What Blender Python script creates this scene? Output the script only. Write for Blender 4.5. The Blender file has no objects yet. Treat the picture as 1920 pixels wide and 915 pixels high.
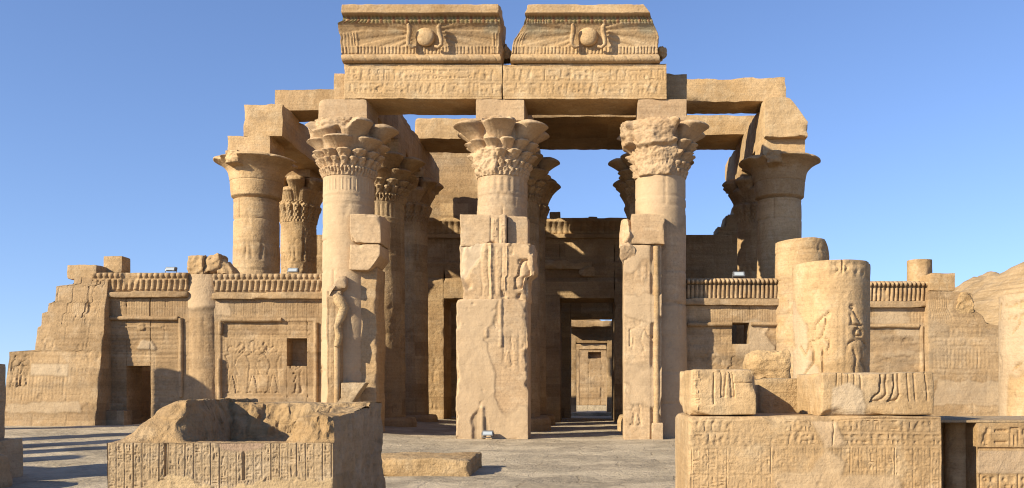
import bpy, math, random
import numpy as np

S = bpy.context.scene
R = math.radians
# ------------------------------------------------------------------ camera, sky, sun, exposure
F, CX, CY, EYE = 1710.0, 1110.0, 728.0, 1.6          # focal length and vanishing point in photo pixels, eye height
cam_d = bpy.data.cameras.new('camera'); cam = bpy.data.objects.new('camera', cam_d)
S.collection.objects.link(cam); S.camera = cam
cam.location = (0, 0, EYE); cam.rotation_euler = (R(90), 0, 0)
cam_d.sensor_width = 36; cam_d.lens = 36*F/1920
cam_d.shift_x = -(CX-960)/1920; cam_d.shift_y = (CY-457.5)/1920
cam_d.clip_start = .1; cam_d.clip_end = 5000

SUN_AZ, SUN_EL = 52.0, 26.0                           # light comes from behind the camera's left shoulder
world = bpy.data.worlds.new('World'); S.world = world; world.use_nodes = True
nt = world.node_tree; nt.nodes.clear()
sky = nt.nodes.new('ShaderNodeTexSky'); sky.sky_type = 'NISHITA'; sky.sun_disc = False
sky.sun_elevation = R(SUN_EL); sky.sun_rotation = R(180+SUN_AZ)
sky.air_density = 1.0; sky.dust_density = 0.25; sky.ozone_density = 4.0; sky.altitude = 100
bg = nt.nodes.new('ShaderNodeBackground'); bg.inputs[1].default_value = 0.098
wo = nt.nodes.new('ShaderNodeOutputWorld')
tc = nt.nodes.new('ShaderNodeTexCoord'); vm = nt.nodes.new('ShaderNodeVectorMath'); vm.operation = 'MULTIPLY_ADD'   # softer horizon glow
vm.inputs[1].default_value = (1, 1, .90); vm.inputs[2].default_value = (0, 0, .07)
nt.links.new(tc.outputs['Generated'], vm.inputs[0]); nt.links.new(vm.outputs[0], sky.inputs['Vector'])
tint = nt.nodes.new('ShaderNodeMix'); tint.data_type = 'RGBA'; tint.blend_type = 'MULTIPLY'; tint.inputs[0].default_value = 1; tint.inputs[7].default_value = (1.03, .985, 1.10, 1)
nt.links.new(sky.outputs[0], tint.inputs[6]); nt.links.new(tint.outputs[2], bg.inputs[0]); nt.links.new(bg.outputs[0], wo.inputs[0])
sl = bpy.data.lights.new('sun', 'SUN'); sun = bpy.data.objects.new('sun', sl); S.collection.objects.link(sun)
sl.energy = 5.0; sl.angle = R(.55); sl.color = (1.0, .905, .705)
sun.rotation_euler = (R(90-SUN_EL), 0, R(-SUN_AZ)); sun.location = (-30, -20, 30)
S.view_settings.view_transform = 'Standard'; S.view_settings.look = 'None'
S.view_settings.exposure = 0.9; S.view_settings.gamma = 1.0
S.render.engine = 'CYCLES'; S.cycles.filter_width = 1.1; S.cycles.use_denoising = True; S.cycles.max_bounces = 6; S.cycles.diffuse_bounces = 4

def wx(px, Y): return (px-CX)*Y/F
def wz(py, Y): return EYE+(CY-py)*Y/F

# ------------------------------------------------------------------ noise
def _hash(ix, iy, iz, seed):
    h = (ix.astype(np.int64)*374761393 + iy.astype(np.int64)*668265263 + iz.astype(np.int64)*1274126177 + seed*974634777) & 0xFFFFFFFF
    h = ((h ^ (h >> 13))*1274126177) & 0xFFFFFFFF
    h = ((h ^ (h >> 16))*2246822519) & 0xFFFFFFFF
    h = h ^ (h >> 15)
    return (h & 0xFFFFFF)/float(0x800000)-1.0
def vnoise(P, seed=0):
    P = np.asarray(P, float); f0 = np.floor(P); t = P-f0; t = t*t*t*(t*(t*6-15)+10); i = f0.astype(np.int64)
    out = 0
    for dx in (0, 1):
        wxx = t[..., 0] if dx else 1-t[..., 0]
        for dy in (0, 1):
            wyy = t[..., 1] if dy else 1-t[..., 1]
            for dz in (0, 1):
                wzz = t[..., 2] if dz else 1-t[..., 2]
                out = out + wxx*wyy*wzz*_hash(i[..., 0]+dx, i[..., 1]+dy, i[..., 2]+dz, seed)
    return out
def fbm(P, seed=0, octv=4, gain=.5):
    P = np.asarray(P, float); a, s, tot = 1.0, 0, 0
    for k in range(octv):
        s = s+a*vnoise(P*(2.0**k)+17.3*k, seed+k); tot += a; a *= gain
    return s/tot
def vec3(P, seed, octv=2):
    return np.stack([fbm(P, seed+11*k, octv) for k in range(3)], -1)
def sstep(a, b, x):
    t = np.clip((np.asarray(x, float)-a)/(b-a), 0, 1); return t*t*(3-2*t)
def pts3(x, y, z):
    return np.stack(np.broadcast_arrays(np.asarray(x, float), np.asarray(y, float), np.asarray(z, float)), -1)

# ------------------------------------------------------------------ geometry collector
class Geo:
    def __init__(s): s.v = []; s.f = []; s.p = []; s.n = 0
    def grid(s, P, paint=None, wrap=False, flip=False):
        P = np.asarray(P, float); a, b = P.shape[:2]
        s.v.append(P.reshape(-1, 3))
        s.p.append(np.zeros((a*b, 4)) if paint is None else np.asarray(paint, float).reshape(-1, 4))
        idx = np.arange(a*b).reshape(a, b)+s.n
        if wrap: idx = np.concatenate([idx, idx[:, :1]], 1)
        q = np.stack([idx[:-1, :-1], idx[:-1, 1:], idx[1:, 1:], idx[1:, :-1]], -1).reshape(-1, 4)
        s.f.append(q[:, ::-1] if flip else q); s.n += a*b
    def mesh(s, name, origin=(0, 0, 0)):
        v = np.concatenate(s.v)-np.asarray(origin, float); f = np.concatenate(s.f); p = np.concatenate(s.p)
        m = bpy.data.meshes.new(name)
        m.vertices.add(len(v)); m.vertices.foreach_set('co', v.ravel().astype(np.float32))
        m.loops.add(f.size); m.loops.foreach_set('vertex_index', f.ravel().astype(np.int32))
        m.polygons.add(len(f)); m.polygons.foreach_set('loop_start', np.arange(0, f.size, 4, dtype=np.int32))
        m.update(calc_edges=True); m.validate()
        m.polygons.foreach_set('use_smooth', np.ones(len(m.polygons), bool))
        if len(m.vertices) == len(p):
            at = m.attributes.new('paint', 'FLOAT_COLOR', 'POINT'); at.data.foreach_set('color', p.ravel().astype(np.float32))
        m.set_sharp_from_angle(angle=R(50)); m.update()
        return m
ORG = {}
def link(o): S.collection.objects.link(o); return o
def tag(o, label=None, cat=None, group=None, kind=None):
    if label: o['label'] = label
    if cat: o['category'] = cat; o['kind'] = 'thing'
    if group: o['group'] = group
    if kind: o['kind'] = kind
    return o
def thing(name, label, cat, loc, group=None):
    o = link(bpy.data.objects.new(name, None)); o.location = loc; o.empty_display_size = .3
    ORG[o] = np.asarray(loc, float); return tag(o, label, cat, group)
def part(name, geo, mat, parent, label=None):
    org = ORG[parent]; o = link(bpy.data.objects.new(name, geo.mesh(name, org)))
    o.data.materials.append(mat); o.parent = parent; ORG[o] = org
    if label: o['label'] = label
    return o
def solo(name, geo, mat, label, cat, group=None, kind=None, org=None):
    if org is None:
        v = np.concatenate(geo.v); org = ((v[:, 0].min()+v[:, 0].max())/2, (v[:, 1].min()+v[:, 1].max())/2, v[:, 2].min())
    o = link(bpy.data.objects.new(name, geo.mesh(name, org))); o.location = org; o.data.materials.append(mat)
    ORG[o] = np.asarray(org, float); return tag(o, label, cat, group, kind)
def dup(root, loc, label=None):
    r = root.copy(); link(r); r.location = loc; ORG[r] = np.asarray(loc, float)
    if label: r['label'] = label
    for ch in root.children:
        c = ch.copy(); link(c); c.parent = r
    return r

# ------------------------------------------------------------------ carved relief: a height field drawn in wall metres
def in_poly(pts, X, Y):
    ins = np.zeros(X.shape, bool); n = len(pts)
    for k in range(n):
        x0, y0 = pts[k]; x1, y1 = pts[(k+1) % n]
        if y0 == y1: continue
        c = ((y0 > Y) != (y1 > Y)) & (X < (x1-x0)*(Y-y0)/(y1-y0)+x0); ins ^= c
    return ins
def seg_d(p, q, X, Y):
    dx, dy = q[0]-p[0], q[1]-p[1]; L = dx*dx+dy*dy+1e-12
    t = np.clip(((X-p[0])*dx+(Y-p[1])*dy)/L, 0, 1); return np.hypot(X-p[0]-t*dx, Y-p[1]-t*dy)
def arc(cx, cy, rx, ry, a0, a1, n=10):
    return [(cx+rx*math.cos(R(a0+(a1-a0)*k/n)), cy+ry*math.sin(R(a0+(a1-a0)*k/n))) for k in range(n+1)]
# signs in a unit cell: ('p', polygon) or ('l', width, polyline); the three lists are tall, flat and small signs
TALL = [
    [('p', [(.35, 0), (.45, 0), (.47, .55), (.75, .8), (.6, 1), (.3, .85), (.35, .5)])],                                     # reed
    [('p', arc(.45, .5, .33, .2, 0, 360)), ('p', [(.6, .6), (.75, .95), (.95, .85), (.8, .8), (.8, .5)]), ('p', [(.3, .45), (0, .15), (.1, .1), (.4, .4)]), ('l', .09, [(.45, .35), (.45, .03), (.62, .03)]), ('l', .09, [(.6, .35), (.62, .03)])],
    [('l', .13, arc(.5, .77, .17, .2, 0, 360)), ('l', .13, [(.5, .55), (.5, 0)]), ('l', .12, [(.15, .48), (.85, .48)])],      # looped cross
    [('p', [(.2, 0), (.85, 0), (.85, .15), (.6, .3), (.62, .65), (.4, .68), (.25, .3)]), ('p', arc(.5, .82, .15, .16, 0, 360)), ('l', .09, [(.55, .55), (.9, .5)])],
    [('l', .15, [(.5, 0), (.5, 1)]), ('l', .1, [(.25, .6), (.75, .6)]), ('l', .1, [(.25, .75), (.75, .75)]), ('l', .1, [(.25, .9), (.75, .9)])],
    [('p', [(.3, 0), (.45, 0), (.5, .5), (.75, .75), (.6, 1), (.4, .9), (.25, .5)])],
    [('l', .11, [(.3, 0), (.3, .95), (.5, 1), (.62, .88), (.62, .55)])],
    [('p', arc(.45, .45, .28, .3, 0, 360)), ('p', arc(.62, .82, .18, .17, 0, 360)), ('l', .1, [(.4, .2), (.35, 0), (.6, 0)]), ('l', .1, [(.25, .4), (.02, .12)])],
    [('l', .1, [(.15, 0), (.15, 1)]), ('l', .1, [(.85, 0), (.85, 1)]), ('l', .1, [(.15, .95), (.85, .95)]), ('l', .1, [(.5, .55), (.5, 0)])],
    [('l', .11, [(.5, 0), (.35, .3), (.6, .55), (.42, .8), (.7, .98)])],
    [('p', [(.1, 0), (.9, 0), (.9, .12), (.1, .12)]), ('p', [(.3, .2), (.7, .2), (.55, .95), (.45, .95)])],
]
FLAT = [
    [('l', .2, [(0, .35), (.125, .7), (.25, .35), (.375, .7), (.5, .35), (.625, .7), (.75, .35), (.875, .7), (1, .35)])],
    [('p', arc(.5, .3, .48, .5, 0, 180))], [('p', arc(.5, .85, .48, .6, 180, 360))],
    [('l', .2, arc(.5, .5, .45, .28, 0, 360))], [('p', [(0, .35), (.8, .35), (.85, .15), (1, .3), (1, .6), (0, .6)])],
    [('l', .22, [(0, .2), (.3, .3), (.5, .65), (.75, .4), (.9, .4), (1, .8)])], [('p', [(0, .35), (1, .35), (1, .65), (0, .65)])],
    [('l', .2, [(.05, .1), (.05, .9), (.95, .9), (.95, .1)])], [('p', arc(.5, .5, .42, .3, 0, 360)), ('l', .18, [(0, .2), (1, .2)])],
]
SMALL = [
    [('p', arc(.5, .5, .42, .42, 0, 360))], [('l', .22, arc(.5, .5, .36, .36, 0, 360))], [('p', arc(.5, .2, .45, .6, 0, 180))],
    [('p', [(.1, .1), (.9, .1), (.9, .9), (.1, .9)])], [('l', .2, [(.15, .1), (.15, .9)]), ('l', .2, [(.5, .1), (.5, .9)]), ('l', .2, [(.85, .1), (.85, .9)])],
    [('p', [(.5, .1), (.9, .5), (.5, .9), (.1, .5)])], [('l', .25, [(.5, 0), (.5, 1)])],
]
_gc = {}
def sign(kind, k, nx, ny):
    key = (kind, k, nx, ny)
    if key not in _gc:
        lst = {'t': TALL, 'f': FLAT, 's': SMALL}[kind]; g = lst[k % len(lst)]; ss = 3
        X, Y = np.meshgrid((np.arange(nx*ss)+.5)/(nx*ss), (np.arange(ny*ss)+.5)/(ny*ss)); m = np.zeros(X.shape, bool)
        for e in g:
            if e[0] == 'p': m |= in_poly(e[1], X, Y)
            else:
                for p, q in zip(e[2][:-1], e[2][1:]): m |= seg_d(p, q, X, Y) < e[1]*.5
        _gc[key] = m.reshape(ny, ss, nx, ss).mean((1, 3))
    return _gc[key]
def blur(A, k):
    if k < 1: return A
    n = 2*k+1
    for ax in (0, 1):
        p = [(0, 0), (0, 0)]; p[ax] = (k+1, k); B = np.cumsum(np.pad(A, p, mode='edge'), ax)
        A = (np.take(B, range(n, B.shape[ax]), ax)-np.take(B, range(0, B.shape[ax]-n), ax))/n
    return A
class Relief:
    def __init__(s, W, H, res, seed=0):
        s.W, s.H, s.res = W, H, res; s.nx, s.ny = int(round(W/res))+1, int(round(H/res))+1
        s.h = np.zeros((s.ny, s.nx)); s.c = np.zeros((s.ny, s.nx)); s.paint = np.zeros((s.ny, s.nx, 4))
        s.U, s.V = np.meshgrid(np.arange(s.nx)*res, np.arange(s.ny)*res); s.rng = random.Random(seed); s.seed = seed
    def noise(s, freq, octv=4, off=0, sx=1, sy=1): return fbm(pts3(s.U*freq*sx, s.V*freq*sy, 3.7+s.seed*1.31+off), s.seed+off, octv)
    def win(s, u0, u1, v0, v1, pad=0):
        a = max(0, int((u0-pad)/s.res)); b = min(s.nx, int((u1+pad)/s.res)+2); c = max(0, int((v0-pad)/s.res)); d = min(s.ny, int((v1+pad)/s.res)+2)
        return slice(c, max(c, d)), slice(a, max(a, b))
    def line(s, pts, w, dz, layer='c'):
        A = s.c if layer == 'c' else s.h
        for p, q in zip(pts[:-1], pts[1:]):
            sl_ = s.win(min(p[0], q[0]), max(p[0], q[0]), min(p[1], q[1]), max(p[1], q[1]), w)
            d = seg_d(p, q, s.U[sl_], s.V[sl_]); t = np.clip(1.5-d/(w*.5+1e-9), 0, 1)*dz
            A[sl_] = np.maximum(A[sl_], t) if dz > 0 else np.minimum(A[sl_], t)
    def rect(s, u0, v0, u1, v1, dz, soft=.03, layer='h'):
        A = s.h if layer == 'h' else s.c
        A += dz*np.clip(np.minimum(np.minimum(s.U-u0, u1-s.U), np.minimum(s.V-v0, v1-s.V))/soft+.5, 0, 1)
    def put(s, m, u, v, dz):
        i, j = int(round(u/s.res)), int(round(v/s.res)); ny, nx = m.shape
        if i < 0 or j < 0 or i+nx > s.nx or j+ny > s.ny: return
        s.c[j:j+ny, i:i+nx] += m*dz
    def row(s, u0, u1, v0, v1, dz):                    # a horizontal line of signs
        H = v1-v0; u = u0+.1*H; r = s.rng; n = lambda L: max(3, int(round(L/s.res)))
        while u < u1-.35*H:
            t = r.random()
            if t < .45:
                w = H*r.uniform(.45, .7); s.put(sign('t', r.randrange(99), n(w), n(H*.94)), u, v0+.03*H, dz)
            elif t < .72:
                w = H*r.uniform(.6, .85); s.put(sign('f', r.randrange(99), n(w), n(H*.3)), u, v0+.63*H, dz)
                if r.random() < .5: s.put(sign('f', r.randrange(99), n(w), n(H*.3)), u, v0+.08*H, dz)
                else:
                    s.put(sign('s', r.randrange(99), n(w*.42), n(H*.42)), u, v0+.08*H, dz); s.put(sign('s', r.randrange(99), n(w*.42), n(H*.42)), u+w*.55, v0+.08*H, dz)
            else:
                w = H*r.uniform(.32, .42); s.put(sign('s', r.randrange(99), n(w), n(H*.4)), u, v0+.55*H, dz); s.put(sign('s', r.randrange(99), n(w), n(H*.4)), u, v0+.06*H, dz)
            u += w+.1*H
    def col(s, u0, u1, v0, v1, dz):                    # a vertical column of signs
        W = u1-u0; v = v1-.1*W; r = s.rng; n = lambda L: max(3, int(round(L/s.res)))
        while v > v0+.3*W:
            t = r.random()
            if t < .4:
                h = W*r.uniform(.8, 1.1); w = W*r.uniform(.4, .6); s.put(sign('t', r.randrange(99), n(w), n(h)), u0+.12*W, v-h, dz)
                if r.random() < .7: s.put(sign('t', r.randrange(99), n(W*.33), n(h)), u0+.6*W, v-h, dz)
            elif t < .75:
                h = W*.32; s.put(sign('f', r.randrange(99), n(W*.74), n(h)), u0+.13*W, v-h, dz)
            else:
                h = W*.38; s.put(sign('s', r.randrange(99), n(W*.36), n(h)), u0+.1*W, v-h, dz); s.put(sign('s', r.randrange(99), n(W*.36), n(h)), u0+.54*W, v-h, dz)
            v -= h+.1*W
    def rows(s, u0, u1, v0, v1, n, dz, rule=None):
        H = (v1-v0)/n
        for k in range(n):
            s.row(u0, u1, v0+k*H+.08*H, v0+(k+1)*H-.08*H, dz)
            if rule: s.line([(u0, v0+k*H), (u1, v0+k*H)], s.res*1.6, rule)
        if rule: s.line([(u0, v1), (u1, v1)], s.res*1.6, rule)
    def cols(s, u0, u1, v0, v1, n, dz, rule=None):
        W = (u1-u0)/n
        for k in range(n):
            s.col(u0+k*W+.08*W, u0+(k+1)*W-.08*W, v0, v1, dz)
            if rule: s.line([(u0+k*W, v0), (u0+k*W, v1)], s.res*1.6, rule)
        if rule: s.line([(u1, v0), (u1, v1)], s.res*1.6, rule)
    def sunk(s, polys, dz, k=2, lines=()):             # figure cut in: steep rim, body rising back towards the surface
        M = np.zeros(s.h.shape)
        for pl in polys:
            xs = [p[0] for p in pl]; ys = [p[1] for p in pl]; w = s.win(min(xs), max(xs), min(ys), max(ys), s.res)
            M[w] = np.maximum(M[w], in_poly(pl, s.U[w], s.V[w]))
        B = blur(blur(M, k), k); s.c -= dz*M*np.clip(1.9*(1-B)+.12, 0, 1)*1.3
    def raised(s, polys, dz, k=1):
        M = np.zeros(s.h.shape)
        for pl in polys:
            xs = [p[0] for p in pl]; ys = [p[1] for p in pl]; w = s.win(min(xs), max(xs), min(ys), max(ys), s.res)
            M[w] = np.maximum(M[w], in_poly(pl, s.U[w], s.V[w]))
        B = blur(M, k); s.c += dz*M*(.35+.65*B)
    def courses(s, h, w, depth, wid, jitter=.15, v0=0.0):
        v = v0; k = 0
        while v < s.H+h:
            hh = h*s.rng.uniform(1-jitter, 1+jitter); wob = s.noise(.6, 2, 5)*.02
            s.h -= depth*np.clip(1.4-np.abs(s.V-v+wob)/(wid*.5), 0, 1)*(.35+.65*sstep(-.2, .4, s.noise(1.7, 2, 60+k)))
            u = -s.rng.uniform(0, w)
            tone = s.rng.uniform
            while u < s.W:
                if v+hh > 0:
                    sl_ = s.win(u, u, v, v+hh, wid); d = np.abs(s.U[sl_]-u)
                    s.h[sl_] -= depth*np.clip(1.4-d/(wid*.5), 0, 1)*((s.V[sl_] > v) & (s.V[sl_] < v+hh))
                    sl2 = s.win(max(u, 0), u+w, v, v+hh); s.h[sl2] += s.rng.uniform(-.006, .006)
                u += w*s.rng.uniform(.7, 1.35)
            v += hh; k += 1
    def wear(s, lo=-.5, hi=.1, freq=.9, off=31): s.c *= sstep(lo, hi, s.noise(freq, 4, off))
    def patch(s, mask, colr, lift=0.0, a=.85):         # plaster repair: carving filled, own colour
        s.c *= 1-mask; s.h = s.h*(1-.8*mask)+lift*mask
        s.paint[..., :3] = s.paint[..., :3]*(1-mask[..., None])+np.array(colr)*mask[..., None]; s.paint[..., 3] = np.maximum(s.paint[..., 3]*(1-mask), a*mask)
    def blob(s, pts, rag=.08, freq=3.0, soft=.02):     # ragged-edged polygon mask
        n1, n2 = s.noise(freq, 4, 71)*rag, s.noise(freq, 4, 72)*rag
        M = in_poly(pts, s.U+n1, s.V+n2).astype(float); return np.clip(blur(M, max(1, int(soft/s.res))), 0, 1)
    def rough(s, amp, freq=1.5, octv=5, off=9): s.h += amp*s.noise(freq, octv, off); return s
    def pits(s, thr, depth, freq, off=40): s.h -= depth*sstep(thr, thr+.12, s.noise(freq, 3, off))
    def done(s): s.t = s.h+s.c; return s
    def __call__(s, u, v):
        a = np.clip(u/s.res, 0, s.nx-1.001); b = np.clip(v/s.res, 0, s.ny-1.001); i, j = a.astype(int), b.astype(int); fa, fb = a-i, b-j
        def L(A, e=None):
            x, y = (fa, fb) if e is None else (fa[..., None], fb[..., None])
            return A[j, i]*(1-x)*(1-y)+A[j, i+1]*x*(1-y)+A[j+1, i]*(1-x)*y+A[j+1, i+1]*x*y
        return L(s.t), L(s.paint, 1)
def mv(pts, u, v, sc, flip=False): return [(u+(-x if flip else x)*sc, v+y*sc) for x, y in pts]
def figure(u, v, h, flip=False, arms=0, crown=0):      # striding figure in profile, feet at (u, v), total height h
    P = [[(-.13, 0), (-.02, 0), (-.03, .04), (-.075, .05), (-.03, .28), (.02, .46), (-.08, .47), (-.1, .26), (-.115, .06)],
         [(.07, 0), (.19, 0), (.18, .03), (.125, .05), (.1, .26), (.08, .47), (-.02, .46), (.04, .26), (.075, .05)],
         [(-.1, .38), (.15, .36), (.08, .54), (-.07, .54)],
         [(-.07, .53), (.07, .53), (.09, .62), (.13, .75), (.05, .79), (-.05, .79), (-.14, .75), (-.08, .62)],
         [(-.035, .78), (.03, .78), (.03, .84), (-.035, .84)],
         arc(0, .875, .058, .055, 0, 360), [(.04, .86), (.09, .85), (.05, .9)]]
    if arms == 0: P += [[(.1, .76), (.14, .72), (.21, .58), (.3, .6), (.3, .635), (.2, .63), (.15, .74)], [(-.14, .75), (-.1, .72), (-.11, .45), (-.145, .45)]]
    elif arms == 1: P += [[(.1, .76), (.13, .71), (.24, .78), (.3, .93), (.265, .95), (.21, .83)], [(-.14, .75), (-.09, .73), (-.02, .6), (.16, .62), (.16, .655), (.0, .65)]]
    else: P += [[(.09, .77), (.13, .7), (.29, .88), (.26, .92)], [(-.02, .77), (.05, .72), (.22, .99), (.19, 1.02)]]
    if crown == 1: P += [[(-.06, .9), (.06, .91), (.05, 1.0), (.03, 1.1), (.0, 1.14), (-.03, 1.1), (-.06, 1.0)]]
    elif crown == 2: P += [arc(.0, .99, .06, .06, 0, 360), [(-.1, .93), (.1, .93), (.08, .95), (-.08, .95)]]
    else: P += [[(-.07, .8), (.0, .84), (.04, .93), (.0, .945), (-.06, .93), (-.09, .86)]]
    return [mv(p, u, v, h, flip) for p in P]

# ------------------------------------------------------------------ stone shapes
def rbox(geo, b, res=.14, resf=None, amp=.02, rnd=.03, seed=0, rel=None, org=None, warp=None, freq=.9, chip=1.0, skip='', side=None):
    """weathered block; rel is a height field on its front; warp reshapes it at the end"""
    lo, hi = np.array([b[0], b[2], b[4]], float), np.array([b[1], b[3], b[5]], float); d = hi-lo; resf = resf or res
    if rel is not None and org is None: org = (b[0], b[4])
    for fc in 'fblrtd':
        if fc in skip: continue
        r_ = resf if fc == 'f' else (side if side and fc in 'lrt' else res)
        ax = {'f': (0, 2, 1, 0), 'b': (0, 2, 1, 1), 'l': (1, 2, 0, 0), 'r': (1, 2, 0, 1), 't': (0, 1, 2, 1), 'd': (0, 1, 2, 0)}[fc]
        nu, nv = max(2, int(math.ceil(d[ax[0]]/r_))+1), max(2, int(math.ceil(d[ax[1]]/r_))+1)
        U, V = np.meshgrid(np.linspace(0, 1, nu), np.linspace(0, 1, nv))
        P = np.zeros((nv, nu, 3)); P[..., ax[0]] = lo[ax[0]]+U*d[ax[0]]; P[..., ax[1]] = lo[ax[1]]+V*d[ax[1]]; P[..., ax[2]] = (lo, hi)[ax[3]][ax[2]]
        rr = np.minimum(rnd*(.5+chip*2.6*np.clip(fbm(P*1.6+seed*3.1, seed+5, 3)-.05, 0, 1)*2), .45*d.min())[..., None]
        inn = np.clip(P, lo+rr, hi-rr); q = P-inn; L = np.linalg.norm(q, axis=-1, keepdims=True)
        Q = np.where(L > 0, inn+q/np.maximum(L, 1e-9)*rr, P)
        Q = Q+amp*vec3(P*freq+seed*1.7, seed, 2)+amp*.45*vec3(P*freq*5+seed, seed+50, 2)
        paint = None
        if rel is not None:
            hh, paint = rel(P[..., 0]-org[0], P[..., 2]-org[1]); w = (hi[1]-P[..., 1])/d[1]; Q[..., 1] -= hh*w
            if fc != 'f': paint = paint*np.clip(w, 0, 1)[..., None]**4
        if warp: Q = warp(Q)
        geo.grid(Q, paint, flip=fc in 'bld' and True)
def tube(geo, pts, rad, n=12, close=True):
    pts = np.array(pts, float); rad = np.broadcast_to(np.asarray(rad, float), (len(pts),)); rows = []
    for k in range(len(pts)):
        t = pts[min(k+1, len(pts)-1)]-pts[max(k-1, 0)]; t = t/np.linalg.norm(t)
        a = np.cross(t, (0, 1, 0) if abs(t[1]) < .9 else (1, 0, 0)); a /= np.linalg.norm(a); c = np.cross(t, a)
        th = np.linspace(0, 2*math.pi, n, endpoint=False)
        ring = pts[k]+rad[k]*(np.cos(th)[:, None]*a+np.sin(th)[:, None]*c)
        if k == 0 and close: rows.append(np.repeat(pts[k][None], n, 0)+.02*(ring-pts[k]))
        rows.append(ring)
        if k == len(pts)-1 and close: rows.append(np.repeat(pts[k][None], n, 0)+.02*(ring-pts[k]))
    geo.grid(np.array(rows), wrap=True)
def mould(geo, p, q, rad, amp=.012, seed=0, step=.12):   # weathered round moulding between two points
    p, q = np.array(p, float), np.array(q, float); n = max(3, int(np.linalg.norm(q-p)/step)); t = np.linspace(0, 1, n)[:, None]; L = p+(q-p)*t
    tube(geo, L+amp*vec3(L*1.5, seed), rad*(1+.12*vnoise(L*3, seed+3)), 14)
def rock(geo, c, size, seed, amp=.12, n=40, cuts=7, keep=.62):
    rng = np.random.RandomState(seed); th, ph = np.meshgrid(np.linspace(0, 2*math.pi, 2*n, endpoint=False), np.linspace(.01, math.pi-.01, n))
    D = np.stack([np.sin(ph)*np.cos(th), np.sin(ph)*np.sin(th), np.cos(ph)], -1); P = D*(1+.25*fbm(D*1.3+seed, seed, 2))[..., None]*1.15
    for k in range(cuts):
        v = rng.normal(size=3); v /= np.linalg.norm(v); dd = np.clip(P@v-keep*rng.uniform(.85, 1.15), 0, None); P = P-dd[..., None]*v*.93
    dd = np.clip(-P[..., 2]-.75, 0, None); P[..., 2] += dd
    P = P*(np.array(size)/2)/.8; P = P+amp*vec3(P*2.2+seed, seed+9, 4)+amp*.35*vec3(P*9, seed+19, 2)
    geo.grid(P+np.array(c), wrap=True, flip=True)
def lathe(geo, c, z, r, n=96, fn=None, rel=None, closed=True, th0=0.0):
    """surface of revolution round c; rel is wrapped with its middle facing the camera; fn(theta, z, r) adds shape"""
    th = np.linspace(-math.pi, math.pi, n, endpoint=False); T, Z = np.meshgrid(th, np.asarray(z, float)); Rr = np.broadcast_to(np.asarray(r, float)[:, None], T.shape).copy(); paint = None
    if fn: Rr = fn(T, Z, Rr)
    if rel is not None:
        hh, paint = rel((T/(2*math.pi)+.5)*rel.W, Z-z[0]); Rr = Rr+hh
    P = np.stack([c[0]+Rr*np.sin(T+th0), c[1]-Rr*np.cos(T+th0), Z+0*T], -1)
    if closed:
        for top in (0, 1):
            e = P[-1:] if top else P[:1]; m = e.mean((0, 1)); e2 = m+(e-m)*.55; e2[..., 2] = e[..., 2]+.012*vnoise(e2*3, 3); e3 = m+(e-m)*.03
            ex = np.concatenate([e2, e3], 0); P = np.concatenate([P, ex] if top else [ex[::-1], P], 0)
            if paint is not None:
                z2 = np.zeros((2, n, 4)); paint = np.concatenate([paint, z2] if top else [z2, paint], 0)
    geo.grid(P, paint, wrap=True)

# ------------------------------------------------------------------ materials
def node(t, kind, **kw):
    n = t.nodes.new(kind)
    for k, v in kw.items():
        if k.startswith('i_'): n.inputs[k[2:].replace('_', ' ')].default_value = v
        else: setattr(n, k, v)
    return n
def ramp(t, src, stops):
    n = t.nodes.new('ShaderNodeValToRGB'); e = n.color_ramp.elements
    while len(e) > 1: e.remove(e[-1])
    for k, (p, c) in enumerate(stops):
        el = e[0] if k == 0 else e.new(p); el.position = p; el.color = (*c, 1) if len(c) == 3 else c
    t.links.new(src, n.inputs[0]); return n.outputs[0]
def mix(t, fac, a, b, mode='MIX'):
    n = t.nodes.new('ShaderNodeMix'); n.data_type = 'RGBA'; n.blend_type = mode
    for k, v in ((0, fac), (6, a), (7, b)):
        if isinstance(v, (int, float)): n.inputs[k].default_value = v
        elif isinstance(v, tuple): n.inputs[k].default_value = (*v, 1)
        else: t.links.new(v, n.inputs[k])
    return n.outputs[2]
g3 = lambda v: (v, v, v)
ALB = .68
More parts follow.
